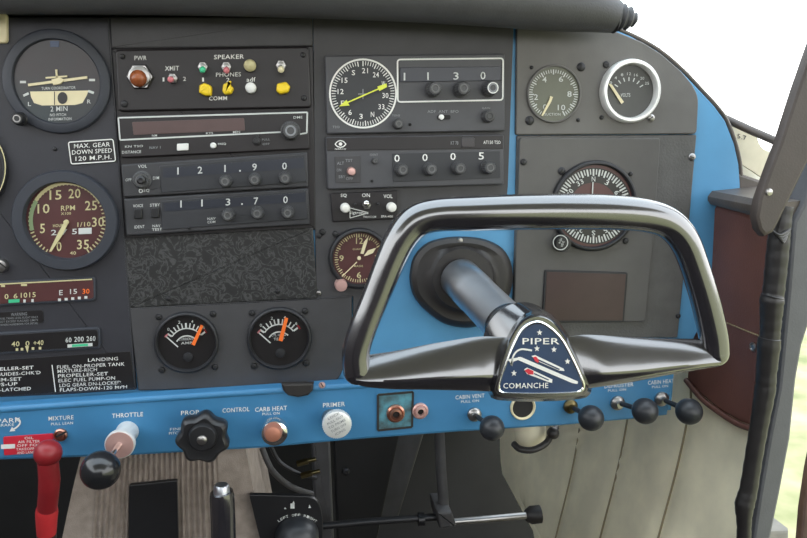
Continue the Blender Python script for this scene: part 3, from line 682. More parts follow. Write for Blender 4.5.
for x, y in ((401,169.6),(429.3,169),(457.5,168.2),(487,167.4)): knob(t,x,y,6.4,D+0.0005,0.011)
screw(t,372,181,1.4,D,'dark')  # dark stud in place of a hole in the face
# ------------------------------------------------------------------ intercom
t = thing('intercom', 'small black intercom with two white knobs below the code radio', 'intercom', P(362,221,0.003)); D = 0.006
B().prism(rounded([(330.5,193.5),(398,190.5),(398,219),(332.5,222)],1.5,3), 0.003, D, 0.0008).build('face_plate','radio_black',t)
for x, y in ((345,207.7),(391,207)): B().lathe(x,y,D,[(4.9,0),(4.8,0.005),(3.8,0.0075),(1.5,0.0082),(0,0.0083)],seg=28).build('knob','knob_glare_white',t)
toggle(t,366.5,205,366.5,203.5,D,'chrome',4.6)
b_ = B(); L = D+0.0004
for s_, x, y, w, h in (("SQ",343.7,195.6,6,3.8),("ON",366,195.2,8,3.8),("VOL",388,196.2,9,3.8),("Sigtronics",359,213,19,4),("TRANSCOM",369.5,216.8,13,2),("SPA-400",387,216.4,12,2.2)): b_.text(s_,x,y,w,h,L,0,0)
b_.line((350,208),(368,212.5),0.7,L); b_.line((350,208.5),(350,218),0.7,L); b_.line((350,218),(368,213),0.7,L); b_.build('lettering','white',t)
screw(t,355,204.5,1.5,D); screw(t,378,204,1.5,D)
# ------------------------------------------------------------------ clock
g, L = gauge('panel_clock', 'small round clock with maroon dial and cream hands left of the wheel', 359, 258, 26, 30.5, 0.003, 'face_brown', 'bezel', 0.006)
b_ = B(); b_.ticks(359,258,21.5,24.5,0,354,60,0.7,L,0,5,20.5)
for s_, x, y, w in (("12",359.5,240.8,7),("6",359,275,4.4),("9",341.5,258.3,4.4),("3",377,258,4.4)): b_.text(s_,x,y,w,6,L,0)
b_.text("QUARTZ",358,249.3,11,2,L,0); b_.text("MADE",358.5,266,9,2,L,0); b_.build('dial_markings','lume',g)
b_ = B(); b_.prism([(360.5,253.5),(364,242),(368.5,236.5),(367,243),(363.5,254)], L+0.0008, L+0.0016); b_.build('minute_hand','cream',g)
b_ = B(); b_.prism([(364,256),(368,250.5),(376,248),(373,253),(367,255.5)], L+0.0008, L+0.0016); b_.build('hour_hand','cream',g)
b_ = B(); b_.line((342,276.5),(357,262),0.9,L+0.0018,0,0.0004); b_.lathe(359,258,L,[(2,0),(1.8,0.002),(0,0.0024)],seg=16); b_.build('second_hand','cream',g)
B().lathe(340.5,284,0.003,[(6.2,0),(6.2,0.008),(5.4,0.0095),(0,0.0098)],seg=28).build('setting_knob','pale_copper',g)
for x, y in ((335.5,234),(322.5,232)): screw(g,x,y,3.2,0.003)
# ------------------------------------------------------------------ upper right gauges
g, L = gauge('suction_gauge', 'suction gauge with olive green dial on the upper right plate', 553.5, 94, 25.2, 27.2, 0.004, 'face_olive', 'plate_right_hazed', 0.003)
b_ = B(); b_.ticks(553.5,94,21,24.5,-152,152,50,0.8,L,0,5,19.5)
for s_, x, y, w in (("2",536,97,4),("4",544.5,79.5,4.4),("6",561,79,4.4),("8",569.5,94,4.4),("10",561.5,107.5,7.5),("0",545,107,4)): b_.text(s_,x,y,w,5.6,L,0)
b_.text("SUCTION",552.5,114.3,16,2.6,L,0); b_.build('dial_markings','dial_white',g)
B().prism([(541.5,115.5),(549,100.5),(550.5,96),(553,97),(551.5,101.5),(543,116)], L+0.0006, L+0.0014).build('needle','cream',g)
g, L = gauge('chrome_gauge', 'chrome ringed electrical gauge on the upper right plate', 628.7, 91.5, 24, 29.2, 0.004, 'face_grey', 'bright_ring', 0.008)
b_ = B(); b_.ticks(628.7,94,13,17,-56,58,6,1.1,L,0)
for k, s_ in enumerate(("0","4","8","12","16","20","25")):
    a = math.radians(-56+k*19); b_.text(s_,628.7+22*math.sin(a)*0.98,94-22*math.cos(a)*0.92,2.4 if len(s_)==1 else 4,2.8,L,0)
b_.text("VOLTS",625.5,95,9.5,3.6,L,0); b_.build('dial_markings','dial_white',g)
B().prism([(608.5,83.5),(612,84.5),(624,102),(621.5,103.8)], L+0.0006, L+0.0014).build('needle','cream',g)
g, L = gauge('direction_gauge', 'direction gauge with maroon centre behind the top of the wheel', 593.5, 206, 38.5, 42.8, 0.006, 'face_brown', 'bezel', 0.005)
b_ = B(); b_.arc(593.5,206,23.5,38.3,0,360,L-0.0002,1,48); b_.ticks(593.5,206,31.5,37,0,355,71,1.1,L,0,2,30)
for i, s_ in enumerate(("N","3","6","E","12","15","S","21","24","W","30","33")):
    a = i*30; r = math.radians(a); b_.text(s_,593.5+27*math.sin(r),206-27*math.cos(r),3.6 if len(s_)==1 else 7,5,L,0,0,a)
b_.line((593,182),(592.3,197),1.2,L+0.001); b_.build('dial_markings',['dial_white','face_black'],g)
b_ = B(); b_.lathe(560.5,242.5,0.006,[(8.4,0),(8.2,0.006),(7.4,0.008),(0,0.0082)],seg=30); k_ = b_.build('heading_knob','knob_black',g)
b_ = B(); b_.arc(560.5,242.5,6.8,7.7,0,360,0.0145,0,30); b_.text("PUSH",560.5,240.8,5.5,2.2,0.0145,0,0,-70); b_.text("HDG",562.6,243.8,5.5,2.2,0.0145,0,0,-70); b_.build('knob_marking','dial_white',k_)
for x, y, r in ((561.5,171,3.8),(630.5,174,2.2),(625.5,241,3.0)): screw(g,x,y,r,0.006)

# ------------------------------------------------------------------ glareshield
t = thing('glareshield', 'dark grey padded glareshield roll along the top of the panel', 'glareshield', P(300,16,0.03))
gp = [(-160,-14,28),(0,-13,27.5),(150,-13,27.5),(300,-10,27),(400,-6,26),(480,-2,26),(540,3,25),(580,8,22),(602,13,18),(615,17,15)]
sp = spline(gp, 5); b_ = B(); b_.tube([P(x,y,0.035) for x, y, r in sp], [r*K(x,y,0.035) for x, y, r in sp], 24); b_.build('padded_roll','vinyl_dark',t)
b_ = B(); sp = [(613,17,15),(618,16.5,11),(621,17.5,13),(625,18,9),(628,18.5,11),(632,19.5,6),(634,20,7),(637,21,2)]
b_.tube([P(x,y,0.035) for x, y, r in sp], [r*K(x,y,0.035) for x, y, r in sp], 20); b_.build('gathered_end','vinyl_dark',t)
b_ = B(); b_.prism([(-200,-30),(560,-16),(590,8),(-200,8)], -0.05, 0.03, 0.003); b_.build('shield_deck','vinyl_dark',t)

# ------------------------------------------------------------------ control column boot
t = thing('column_boot', 'black rubber boot where the silver wheel shaft enters the blue panel', 'boot', P(462,325,0))
out = [(409,278),(413,258),(425,244),(442,238),(462,236.5),(484,239),(502,248),(511,263),(512.5,283),(506,303),(494,318),(478,326),(462,327.5),(443,323),(425,310),(413,295)]
def ringpx(px, n, cx, cy):
    sp = spline(px+[px[0]], 8)[:-1]; res = []
    for i in range(n):
        a = 2*pi*i/n; best = None
        dx, dy = math.cos(a), math.sin(a)
        for k in range(len(sp)):
            x0, y0 = sp[k-1][0]-cx, sp[k-1][1]-cy; x1, y1 = sp[k][0]-cx, sp[k][1]-cy
            ex_, ey_ = x1-x0, y1-y0; den = dx*ey_-dy*ex_
            if abs(den) < 1e-9: continue
            tt = (x0*ey_-y0*ex_)/den; u = (x0*dy-y0*dx)/den
            if tt > 0 and -1e-6 <= u <= 1+1e-6: best = max(best or 0, tt)
        res.append((cx+dx*best, cy+dy*best))
    return res
ro = ringpx(out, 64, 461, 282)
def mix(ring, cx, cy, k): return [(cx+(x-cx)*k, cy+(y-cy)*k) for x, y in ring]
circ = lambda cx, cy, r, n=64: [(cx+r*math.cos(2*pi*i/n), cy+r*math.sin(2*pi*i/n)) for i in range(n)]
rings = []
for px, d in ((ro,0.0),(ro,0.006),(mix(ro,461,282,0.96),0.0105),(mix(ro,461,282,0.86),0.013),(mix(ro,461,281,0.76),0.012),(circ(462,279,33),0.0135),(circ(463,279,30),0.017),(circ(463,279,27.5),0.017)):
    rings.append([P(x,y,d) for x, y in reversed(px)])
b_ = B(); b_.loft(rings, 0, True); b_.build('rubber_cup','rubber',t)
B().lathe(460,240.5,0.011,[(3,0),(2.6,0.0012),(0,0.0016)],seg=16).build('screw','steel',t)
# ------------------------------------------------------------------ control wheel
DY = 0.16
t = thing('control_yoke', 'glossy black control wheel with triangular blue badge on a silver shaft', 'control wheel', P(540,395,DY))
A0, A1 = P(460,278,0.0175), P(527,346,0.148)
u = (A1-A0).normalized(); rs = 19.5*K(457,273,0.02)
b_ = B(); b_.lathe(0,0,0,[(rs*1.02,0),(rs*1.02,0.036),(rs*0.985,0.037),(rs*0.985,(A1-A0).length)],axis=u,world=A0,k=1.0,seg=48); b_.build('shaft','brushed',t)
rim = [(357,371,14),(356,352,14),(363,328,14),(376,296,14),(391,258,15),(402,236,16),(416,221,16.5),(436,215,16.5),(470,213.5,17),(520,212,17.3),(570,211.5,17.2),(615,212.5,16.5),(648,216,15.5),(669,224,14.5),(683,239,13.8),(693,262,13),(705,300,12.8),(713,335,12.8),(714.5,353,12.8)]
sp = spline(rim, 6); b_ = B(); b_.tube([P(x,y,DY) for x, y, r in sp], [r*K(x,y,DY) for x, y, r in sp], 28)
for x, y, r in (rim[0], rim[-1]): b_.ball(P(x,y,DY), r*K(x,y,DY))
b_.build('rim','gloss_black',t)
def spoke(st):
    rings = []
    for x, y, h, dp in spline(st, 6):
        k = K(x,y,DY); c_ = P(x,y,DY-0.002); ring = []
        for i in range(28):
            a = 2*pi*i/28; ca, sa = math.cos(a), math.sin(a)
            fr = abs(ca)**1.5 if ca > 0 else 0.0
            ring.append(c_+Vector((0, -dp*1.15*math.copysign(abs(ca)**1.5, ca), h*k*(math.copysign(abs(sa)**1.5, sa)-0.30*fr))))
        rings.append(ring)
    return rings
b_ = B(); b_.loft(spoke([(512,364,26,.0075),(490,364,27.5,.0095),(474,364,27,.0105),(450,365.5,25,.011),(428,367,23,.011),(395,370,19.5,.0105),(367,371,16.5,.0105),(354,371,13,.010)])); b_.build('spoke','gloss_black',t)
b_ = B(); b_.loft(spoke([(562,364,26,.0075),(582,362,26.5,.0095),(600,361,25,.011),(631,359.5,21.5,.011),(662,357,18,.0105),(692,354.5,15,.0105),(712,353.5,13,.010)])); b_.build('spoke','gloss_black',t)
hub = [(491,391),(494,380),(501,358),(510,336),(522,319),(537,313),(552,318),(565,334),(575,352),(584,371),(589,385),(586,394),(574,397.5),(538,399.5),(503,398.5),(494,396)]
hr = ringpx(hub, 64, 539, 366)
def hp(k, d): return [P(x,y,d) for x, y in reversed(mix(hr,539,366,k))]
e1 = u.cross(Vector((0,0,1))).normalized(); e2 = e1.cross(u)
# rear ring of the hub follows the shaft
def shaft_ring(c_, r):
    front = hp(1.0, 0.15); cen = sum(front, Vector())/64; res = []
    for p in front:
        q = p-cen; v = Vector((q.x, q.z)).normalized(); w = Vector((v.x,0,v.y)); w = (w-u*w.dot(u)).normalized(); res.append(c_+w*r)
    return res
ca = A0.lerp(A1, 0.80)
b_ = B(); b_.loft([shaft_ring(A0.lerp(A1,0.74), rs*1.05), shaft_ring(A0.lerp(A1,0.80), rs*1.16), shaft_ring(A0.lerp(A1,0.88), rs*1.55), hp(1.06,0.150), hp(1.0,0.164), hp(0.975,0.170), hp(0.93,0.1725), hp(0.88,0.1725)]); b_.build('hub','gloss_black',t)
bad = [(497,389),(499,380),(506,361),(514,342),(523,327),(537,320.5),(550,326),(563,339),(573,357),(581,374),(585.5,386),(583,391.5),(573,393.5),(538,394.5),(508,394),(499,393)]
br = ringpx(bad, 96, 540, 368); DB = 0.1727
b_ = B(); b_.loft([[P(x,y,d) for x, y in reversed(mix(br,540,368,k))] for k, d in ((1,DB-0.001),(1,DB+0.001),(0.965,DB+0.0018),(0.93,DB+0.001),(0.93,DB))]); bz = b_.build('badge','chrome',t)
b_ = B(); b_.loft([[P(x,y,d) for x, y in reversed(mix(br,540,368,k))] for k, d in ((0.935,DB-0.001),(0.935,DB+0.0008))]); b_.build('badge_enamel','navy',bz)
L = DB+0.0013
b_ = B(); b_.text("PIPER",541,341.2,37,6.2,L,0,0.0); b_.build('lettering','white',bz); b_ = B(); b_.text("COMANCHE",525.8,385.6,45,5.4,L,0,-.01); b_.build('lettering','white',bz)
b_ = B()
for x, y in ((539.6,332.6),(537,348.6),(554,349.6),(567.5,361.5),(514,373.2)):
    b_.flat([(x+(3.0 if i%2==0 else 1.3)*math.sin(i*pi/5), y-(3.2 if i%2==0 else 1.4)*math.cos(i*pi/5)) for i in range(10)], L, 0)
b_.flat([(518,357),(521,357),(578,381.5),(577.5,384),(572,383),(518,360)], L, 0)
b_.flat([(531.5,356),(535,355),(563.5,368.5),(564.5,371),(559,370.5),(536,360.5)], L, 0); b_.flat([(533,357.2),(536,356.5),(539.5,360.5),(538,363),(535,361)], L+.0001, 1)
b_.flat([(524,369.5),(527,367.5),(552.5,379.5),(552,383),(547,381.5),(527,374)], L, 0); b_.flat([(524.5,370.5),(528,368.5),(533.5,371),(533.5,374.5),(528.5,374.5)], L+.0001, 1)
b_.flat([(534,372.8),(549,379.6),(548.5,380.6),(534,374.2)], L+.0002, 2); b_.flat([(538,359),(560,369),(559,370),(539,361)], L+.0002, 2)
pts = spline([(511.5,365),(512.5,358),(516,352),(521,349.3),(526,349.5),(532,350.5)], 4)
for a, e in zip(pts, pts[1:]): b_.line(a, e, 1.8, L)
b_.flat([(507,359.5),(518,357.5),(518,360),(513.5,361.5),(512,366),(510,362)], L, 0); b_.build('arrow_emblem',['white','red_placard','navy'],bz)

# ------------------------------------------------------------------ rail controls
def V3(x, y, d): return P(x, y, d)
# red placard
def mk(b_, L):
    for k, s_ in enumerate(("OIL","AIR FILTER","OFF FOR","TAKEOFF ICE","AND LANDING")): b_.text(s_,29,438+k*3.6,(9,22,24,26,24)[k],2.5,L,0,-.04)
    b_.flat(rect(8,446.5,14,4.5,-.05), L, 0)
placard('red placard with white lettering on the rail behind the red lever', [(3,437),(53,433.5),(53.5,452),(4,455.5)], 'red_placard', DR, mk, rd=1.5)
t = thing('rail_bolt', 'slotted copper bolt on the rail right of the red lever', 'bolt', P(61,434.5,DR))
B().lathe(61,434.5,DR,[(7,0),(7,0.002),(5.6,0.003),(4.6,0.002),(3.4,0.004),(0,0.0042)],seg=26).build('bolt_head','copper',t); B().line((56,437),(66,432),1.8,DR+0.0042,0,0.0006).build('slot','dark',t)
# red lever
t = thing('mixture_lever', 'red lever with round red knob at lower left of the rail', 'lever', P(47,532,0.04))
ax = [(48,462,0.062,10.5),(49.5,480,0.062,10.8),(48.5,495,0.058,10.3),(47,510,0.052,10)]
b_ = B(); b_.tube([P(x,y,d) for x, y, d, r in ax], [r*K(x,y,d) for x, y, d, r in ax], 24); b_.build('lever_arm','red',t)
b_ = B(); b_.tube([P(47,507,0.052),P(46.8,512,0.052),P(46.5,522,0.05),P(46.5,533,0.048)], [r*K(47,515,0.052) for r in (10.4,11.2,10.6,9.8)], 24); b_.build('sleeve','red_sleeve',t)
b_ = B(); b_.tube([P(46.5,531,0.048),P(46.5,560,0.045)], 9.8*K(47,515,0.052), 20); b_.build('lever_base','black_plastic',t)
b_ = B(); b_.ball(P(48,453,0.062), 14.3*K(48,453,0.062)); b_.build('lever_knob','red',t)
# throttle
t = thing('throttle', 'throttle with big glossy black ball and pink-faced silver collar', 'throttle', P(122,440,DR))
a, e = P(127.5,431.5,DR), P(119.5,445,DR+0.028); u2 = (e-a).normalized(); ln = (e-a).length
b_ = B(); b_.lathe(0,0,0,[(11.5,0),(11.5,0.003),(10,0.006),(10,ln-0.006),(14.5,ln-0.005),(14.8,ln-0.001),(14,ln)],axis=u2,world=a,k=K(120,440,DR),seg=36); cl = b_.build('collar','bright_ring',t)
b_ = B(); b_.lathe(0,0,0,[(13.6,-0.0005),(13.4,0.0006),(0,0.0008)],axis=u2,world=e,k=K(120,440,DR),seg=36); b_.build('collar_face','pale_copper',cl)
bc = P(100.5,470,0.085)
b_ = B(); b_.tube([e,bc],3*K(110,455,0.05),14); b_.build('rod','chrome',t)
b_ = B(); b_.ball(bc, 20.4*K(100,470,0.085), seg=40, n=24); b_.build('ball_knob','ball_gloss',t)
# propeller control
t = thing('propeller_knob', 'large black seven-lobed knob on the rail between throttle and silver knob', 'knob', P(203,436,DR))
lob = lambda tt, r: 1+(0.075*math.cos(7*tt+0.3) if r > 18 else 0)
b_ = B(); b_.lathe(206,432,DR,[(9,0),(9,0.012)],seg=24); b_.build('stem','steel',t)
b_ = B(); b_.lathe(204.5,432.5,DR+0.012,[(20,0),(24,0.002),(25.4,0.005),(25.4,0.012),(24,0.015),(21,0.0168),(19,0.0165),(15.5,0.0165)],seg=112,mod=lob); k_ = b_.build('grip','knob_black',t)
b_ = B(); b_.lathe(203,436,DR+0.027,[(15,0),(14.5,0.0035),(12.8,0.0055),(7,0.006),(0,0.006)],seg=40); b_.build('boss','knob_black',k_)
b_ = B(); b_.lathe(202,440,DR+0.0328,[(5.4,0),(5,0.0012),(3,0.002),(0,0.0022)],seg=24); b_.build('centre_button','steel',k_)
# carb heat
t = thing('carb_heat_knob', 'round silver knob with pinkish cap right of the lobed knob', 'knob', P(273,431,DR))
b_ = B(); b_.lathe(274.8,426.5,DR,[(6,0),(6,0.006),(13.4,0.007),(13.8,0.012),(12.6,0.016),(9.5,0.0175),(9,0.0175)],seg=40); b_.build('knob_rim','chrome',t)
b_ = B(); b_.lathe(273,431,DR+0.017,[(9.6,0),(9.2,0.005),(7.6,0.008),(4,0.009),(0,0.0092)],seg=36); b_.build('cap','copper_cap',t)
# primer
t = thing('primer_knob', 'silver engraved primer knob on the rail left of jack plate', 'knob', P(335,423,DR))
b_ = B(); b_.lathe(330.5,417.5,DR,[(9,0),(9,0.003),(7.5,0.006),(7.5,0.016)],seg=30); b_.build('stem','steel',t)
b_ = B(); b_.lathe(336.5,421.5,DR+0.016,[(12,0),(14,0.002),(14.6,0.006),(13.8,0.0085),(12.6,0.009),(0,0.009)],seg=80,mod=lambda tt, r: 1+(0.02*math.cos(40*tt) if r > 13 else 0)); k_ = b_.build('knob_head','bright_ring',t)
b_ = B()
for i in range(5):
    w = (13,18,19,17,11)[i]; b_.text(("LOCK","PULL OUT","TO PRIME","TURN OFF","ICING")[i],337+(i-2)*1.6,424+(i-2)*4,w,2.4,DR+0.0255,0,0,-28)
b_.build('engraving','print_grey',k_)
# jack plate
t = thing('jack_plate', 'patched plate of worn teal and black paint holding two headphone jacks', 'plate', P(395,430,DR))
b_ = B(); b_.prism(rounded([(377,394),(414,391),(413,428),(377,431.5)],2,3), DR, DR+0.0012, 0.0003); b_.build('plate','patina',t)
b_ = B(); b_.outline([(378,395),(413,392),(412,427),(378,430.5)],2.2,DR+0.0016); b_.build('worn_border','rubber',t)
def jack(label, x, y, r, d, mt):
    t = thing('headphone_jack', label, 'jack', P(x,y,d), 'headphone jacks')
    b_ = B(); b_.lathe(x,y,d,[(r,0),(r,0.002),(r*0.82,0.003),(r*0.74,0.0025),(r*0.62,0.005),(r*0.4,0.0052),(r*0.38,0.001)],seg=32); b_.build('collar',mt,t)
    b_ = B(); b_.lathe(x,y,d,[(r*0.42,0),(r*0.42,0.0022),(0,0.0022)],seg=20); b_.build('socket','dark',t)
jack('left headphone jack, coppery, in the middle of the worn plate', 395.5,413,9,DR+0.0012,'copper')
jack('right headphone jack, silvery, at the edge of the worn plate', 420,410.5,8,DR+0.0002,'pale_copper')
# ball pulls
def pull(label, bx, by, kx, ky, dk, mt='steel'):
    t = thing('ball_pull', label, 'pull knob', P(bx,by,DR), 'black ball pull knobs on the rail')
    a, e = P(bx,by,DR), P(kx,ky,dk); uu = (e-a).normalized()
    b_ = B(); b_.lathe(bx,by,DR,[(6.8,0),(6.8,0.0025),(5.2,0.004),(3.4,0.0045),(3.2,0.007),(0,0.0071)],seg=26); b_.build('bushing',mt,t)
    b_ = B(); b_.tube([a,e],2.3*K(bx,by,DR),12); b_.build('rod','dark_metal',t)
    b_ = B(); r = 12.1*K(kx,ky,dk); b_.ball(e, r, axis=uu, seg=36, n=20); b_.lathe(0,0,0,[(r*0.42,-r*1.08),(r*0.5,-r*0.9),(r*0.6,-r*0.75)],axis=uu,world=e,k=1,seg=24); b_.build('ball','ball_matte',t)
pull('black ball pull knob left of the open ring under the badge', 474,414,492,428,0.055)
pull('black ball pull knob just right of the open ring, before the beige lining', 570,406,591,418,0.055,'brass')
pull('black ball pull knob, second from the right end of the rail', 617,402.5,645,411,0.06)
pull('black ball pull knob at the right end of the rail', 661,398.5,689,411.5,0.06)
t = thing('open_ring', 'open hole with cream metal ring in the rail below the badge', 'ring', P(522.6,407,DR))
b_ = B(); b_.lathe(522.6,407,DR,[(12.5,0),(12.5,0.0018),(11.5,0.0028),(10.4,0.0018),(10.2,0.0006)],seg=40); b_.build('ring','cream',t)
b_ = B(); b_.lathe(522.6,407,DR,[(10.6,0),(10.6,0.0007),(0,0.0007)],seg=40); b_.build('opening','dark',t)
# ------------------------------------------------------------------ vent hose under the rail
t = thing('vent_hose', 'short beige hose end with dark clamp hanging under the rail', 'hose', P(530,452,-0.03))
b_ = B(); b_.tube([P(529,418,-0.03),P(530,430,-0.03),P(531,442,-0.03),P(532,447,-0.03)],[16*K(530,430),16*K(530,430),14*K(530,440),9*K(530,440)],24); b_.build('hose','beige',t)
b_ = B(); b_.tube([P(x,y,d) for x, y, d in spline([(514,444,-0.015),(520,449,-0.005),(532,450,0),(545,444,-0.002),(552,434,-0.01),(556,428,-0.02)],5)],3.2*K(530,440),12); b_.build('clamp_band','rubber',t)
b_ = B(); b_.ball(P(553,433,-0.006),6*K(550,433)); b_.build('clamp_screw','rubber',t)

# ------------------------------------------------------------------ footwell
t = thing('pedestal', 'tan ribbed carpet pedestal under the rail between lever and fuel plate', 'pedestal', P(160,560,-0.02))
rows = []
for j in range(14):
    v = j/13; y = 436+144*v; xl = 88-34*v**0.8; xr = 243+28*v
    row = []
    for i in range(301):
        s_ = i/300; x = xl+(xr-xl)*s_; rl = 98-9*v; rr = 216+8*v
        am = 0.0014 if rl < x < rr else 0.0
        row.append(P(x, y, -0.02+am*math.sin(2*pi*(x-rl)/((rr-rl)/23.0))))
    row = [row[0]+Vector((0,0.16,0))]+row+[row[-1]+Vector((0,0.16,0))]
    rows.append(row)
b_ = B(); b_.grid(rows); b_.build('carpet_cover','carpet',t)
t = tag(B().prism(rounded([(129,485.5),(177,480.5),(179,570),(128,570)],1.5,3), -0.0185, -0.014, 0.0006).build('black_panel','black_plastic',loc=P(155,560,-0.018)), 'flat black panel on the ribbed pedestal left of the silver-tipped lever', 'panel')
t = thing('hand_lever', 'black hand lever with silver button tip in front of the pedestal', 'lever', P(224,560,0.03))
b_ = B(); b_.tube([P(221.5,492,0.03),P(222,496,0.03),P(223,520,0.03),P(224.5,570,0.03)],[11.6*K(222,500,0.03),12.4*K(222,500,0.03),12.6*K(222,500,0.03),13*K(222,500,0.03)],28); b_.build('grip','gloss_black',t)
b_ = B(); b_.tube([P(221.6,496,0.03),P(221.6,486.5,0.03),P(221.6,484.5,0.03)],[8.2*K(222,490,0.03),8*K(222,490,0.03),6.4*K(222,490,0.03)],24); b_.build('button','brushed',t)
t = thing('selector_plate', 'black plate with white arc marking and domed black knob, bottom of the footwell', 'selector', P(290,560,-0.01))
b_ = B(); b_.prism(rounded([(249,495),(318,496.5),(323,520),(323,572),(268,572)],[2,14,8,2,2],5), -0.015, -0.01, 0.0005); b_.build('plate','black_plastic',t)
b_ = B(); L = -0.0094
for k, ch in enumerate("LEFT OFF RIGHT"):
    if ch == ' ': continue
    a = math.radians(-38+k*6); b_.text(ch,297+29*math.sin(a),541-26*math.cos(a),2.4,2.6,L,0,0,math.degrees(a))
b_.flat(rect(292.5,506,4,5),L); b_.flat([(293.5,501),(295,504),(292,504)],L); b_.flat([(309.5,504.5),(311,508),(308.5,508)],L); b_.flat([(285,507),(286.5,509),(284,509)],L); b_.build('lettering','dial_white',t)
b_ = B(); b_.lathe(297,536,-0.01,[(22,0),(21.5,0.006),(19.5,0.013),(15,0.0185),(8,0.0215),(0,0.0225)],seg=44); b_.build('dome_knob','ball_matte',t)
def fw_tube(name, label, cat, pts, r, mt, extra=None):
    t = thing(name, label, cat, P(*pts[-1])); b_ = B(); b_.tube([P(*p) for p in pts], [r*K(*p) for p in pts] if not isinstance(r, list) else [rr*K(*p) for rr, p in zip(r, pts)], 18); b_.build('tube', mt, t)
    if extra: extra(t)
    return t
def ex1(t):
    b_ = B(); b_.tube([P(418,519.5,-0.2),P(424,519,-0.2)],6.5*K(420,520,-0.2),16); b_.build('collar','black_plastic',t)
fw_tube('rudder_bar','dull steel bar across the footwell right of the domed knob plate','bar',[(322,526,-0.2),(370,521.5,-0.2),(436,517,-0.2)],3.6,'dark_metal',ex1)
def ex2(t):
    b_ = B(); b_.tube([P(526,515.5,-0.2),P(531,515,-0.2),P(540,514,-0.2)],[5.5*K(530,515,-0.2),8.5*K(530,515,-0.2),8.5*K(530,515,-0.2)],18); b_.build('end_cap','rubber',t)
fw_tube('pedal_rod','shiny steel rod with black end cap in front of the beige lining','rod',[(448,522,-0.2),(480,519.5,-0.2),(530,515,-0.2)],3.4,'steel',ex2)
def ex3(t):
    b_ = B(); b_.prism(rounded([(437,512),(452,512),(457,527),(440,530)],2,3), -0.23, -0.18, 0.003); b_.build('foot','dark_strut',t)
fw_tube('pedal_post','dark vertical post in the footwell joining the two bars','post',[(439,430,-0.21),(441,470,-0.21),(445,522,-0.2)],5.2,'dark_strut',ex3)
b_ = B(); b_.prism([(400,425),(428,422),(398,520),(374,520)], -0.42, -0.38, 0.004); tag(b_.build('diagonal_strut','dark_strut',loc=P(390,520,-0.38)),'dark grey diagonal sheet metal strut deep in the footwell','strut')
b_ = B(); b_.prism(rounded([(312,440),(330,438),(334,540),(316,545)],2,3), -0.30, -0.24, 0.003); tag(b_.build('frame_post','dark_strut',loc=P(322,540,-0.25)),'dark upright frame post in the footwell right of brass fittings','post')
for (pts, r, mt, lab) in (([(262,448,-0.12),(272,470,-0.12),(290,486,-0.14),(312,494,-0.16)],3.0,'dark_strut','thick grey cable curving behind the top of the domed knob plate'),
                          ([(270,444,-0.15),(280,462,-0.15),(300,474,-0.15),(316,478,-0.16)],2.0,'dark_metal','thin cable curving beside the brass fittings in the footwell')):
    sp = spline(pts,6); b_ = B(); b_.tube([P(*p) for p in sp], [r*K(*p) for p in sp], 12); tag(b_.build('cable',mt,loc=P(*pts[0])),lab,'cable')
for x, y, lab in ((303,462,'upper brass fitting on the cables in the dark footwell'),(307,474,'lower brass fitting on the cables in the dark footwell')):
    t = thing('brass_fitting', lab, 'fitting', P(x,y,-0.14)); b_ = B(); b_.tube([P(x-6,y+2,-0.14),P(x+5,y-1,-0.14)],[3.4*K(x,y,-0.14)]*2,6); b_.build('hex_nut','brass',t)
    b_ = B(); b_.tube([P(x+4,y-1,-0.14),P(x+13,y-3,-0.14)],2.2*K(x,y,-0.14),12); b_.build('nipple','brass',t)
b_ = B(); b_.lathe(346,471,-0.36,[(4,0),(4,0.003),(2,0.005),(0,0.005)],seg=6)
tag(b_.build('bolt','dark_metal',loc=P(346,471,-0.36)),'small hexagonal bolt head on the dark bulkhead in the footwell','bolt')
b_ = B(); b_.prism([(334,430),(402,424),(376,545),(338,545)], -0.40, -0.36, 0.003); structure(b_.build('bulkhead','dark'))

# ------------------------------------------------------------------ window sill, card, pillar, door frame
t = thing('window_rail', 'dark window rail slanting down to the right behind the blue panel edge', 'window rail', P(750,130,-0.02))
b_ = B(); b_.tube([P(716,113.5,-0.03),P(724,118,-0.02),P(750,130,0.0),P(796,150,0.03)],3.6*K(750,130,-0.02),10); b_.build('rail','vinyl_ledge',t)
b_ = B(); b_.prism([(737,172),(764,181),(782,190),(782,206),(738,196)], -0.03, 0.0, 0.003); b_.build('sill','vinyl_ledge',t)
t = thing('deviation_card', 'cream card with small digits under the slanting window rail', 'card', P(750,160,-0.02))
b_ = B(); b_.prism(rounded([(722,119),(757,135.5),(760,146),(768,152),(776,153),(768,182),(752,171),(734,160)],[1,1,5,5,1,1,1,1],4), -0.022, -0.02, 0.0004); b_.build('card_sheet','card',t)
b_ = B(); b_.text("5.7",742,137,9,4.6,-0.0194,0,.25); b_.build('lettering','plate_grey',t)
t = tag(B().prism([(728,150),(796,150),(796,200),(730,176)], -0.05, -0.035, 0.002).build('outside_glare','knob_glare_white',loc=P(760,190,-0.04)), 'white slab standing in for outdoor glare below the cream card', 'sill')  # slab added for the blown-out outdoors seen in the gap
t = thing('door_pillar', 'dark brown padded pillar strap with one screw, from upper right edge', 'pillar', P(765,230,0.11))
px = [(752,217),(755,200),(765,172),(776,143),(793,90),(807,50),(850,-70),(905,-70),(845,60),(812,148),(790,193),(776,222),(770,233),(761,237),(755,230)]
px = [(x+4,y) for x, y in px]; b_ = B(); b_.prism(px, 0.114, 0.122, 0.003); b_.build('strap','post',t)
B().lathe(768.5,192,0.1215,[(3.6,0),(3.2,0.0014),(1.5,0.002),(0,0.002)],seg=18).build('screw','steel',t)
dr = thing('door_1', 'grey metal door frame with black padded seal at the right', 'door frame', P(760,538,0.1)); dr['kind'] = 'structure'
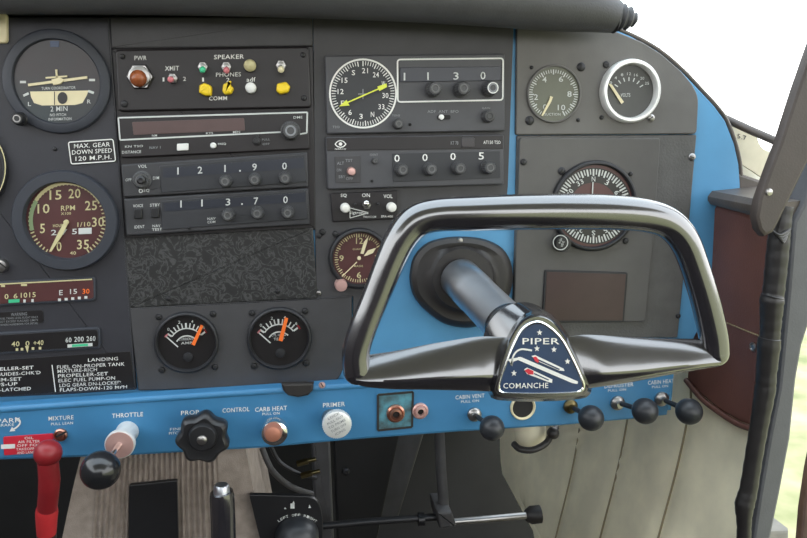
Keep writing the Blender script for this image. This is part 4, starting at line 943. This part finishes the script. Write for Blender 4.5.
fr = [(840,60),(822,150),(803,205),(794,222),(792,243),(788,293),(783,347),(779,388),(769,439),(759,498),(752,545),(745,640),(758,640),(770,545),(781,492),(791,439),(797,380),(803,345),(812,318),(850,200),(880,60)]
b_ = B(); b_.prism(fr, 0.075, 0.098, 0.003); b_.build('jamb','jamb',dr)
sl_ = [(784,206,8),(780,228,9),(778.5,243,9.4),(776,268,9.4),(773.5,292,9.2),(772,300,10.2),(771,318,9.2),(770,335,8.6),(769,343,9.8),(766.5,372,8.6),(765,390,8.8),(761,415,8.0),(757,438,7.6),(752.5,465,7.4),(748.5,490,7.6),(744.5,505,8.2),(744,520,6.5),(743.5,545,6),(738,640,6)]
sp = spline(sl_, 6)
b_ = B(); b_.tube([P(x,y,0.106) for x, y, r in sp], [r*K(x,y,0.106)*(1+0.025*math.sin(i*1.7)+0.015*math.sin(i*3.1)) for i, (x, y, r) in enumerate(sp)], 20); b_.build('seal','seal',dr)
b_ = B()
for k in range(4):
    pts = spline([(772+k*2,231+k*1.5,0.116),(780+k,235+k*2.4,0.118),(790-k,229+k*2,0.112)],5); b_.tube([P(*p) for p in pts],0.0012,8)
b_.build('wrinkles','seal',dr)
t = tag(B().prism([(815,440),(809,470),(803,510),(799,560),(840,560),(840,420)], -0.21, -0.2, 0.004).build('open_door','door_edge',loc=P(805,555,-0.2)), 'dark brown edge of the open door at the lower right corner', 'door')
t = tag(B().prism([(768,531),(790,530),(789,580),(765,580)], -0.10, -0.06, 0.004).build('door_step','concrete',loc=P(777,575,-0.08)), 'pale grey step corner outside the door frame at the bottom', 'step')

# ------------------------------------------------------------------ light
w = bpy.data.worlds.new('sky'); SC.world = w; w.use_nodes = True; nt = w.node_tree
bg = nt.nodes['Background']; tc = nt.nodes.new('ShaderNodeTexCoord'); sx = nt.nodes.new('ShaderNodeSeparateXYZ'); rp = nt.nodes.new('ShaderNodeValToRGB')
nt.links.new(tc.outputs['Generated'], sx.inputs[0]); nt.links.new(sx.outputs['Z'], rp.inputs['Fac']); nt.links.new(rp.outputs['Color'], bg.inputs['Color'])
rp.color_ramp.elements[0].color = (1,1,0.98,1); rp.color_ramp.elements[1].color = (0.80,0.90,1.0,1); rp.color_ramp.elements[1].position = 0.9
bg.inputs['Strength'].default_value = 6.0
for o in list(SC.objects):
    if 'base' in o: del o['base']
vs = SC.view_settings; vs.view_transform = 'Standard'; vs.look = 'None'; vs.exposure = -0.75; vs.gamma = 1.0; vs.use_curve_mapping = False
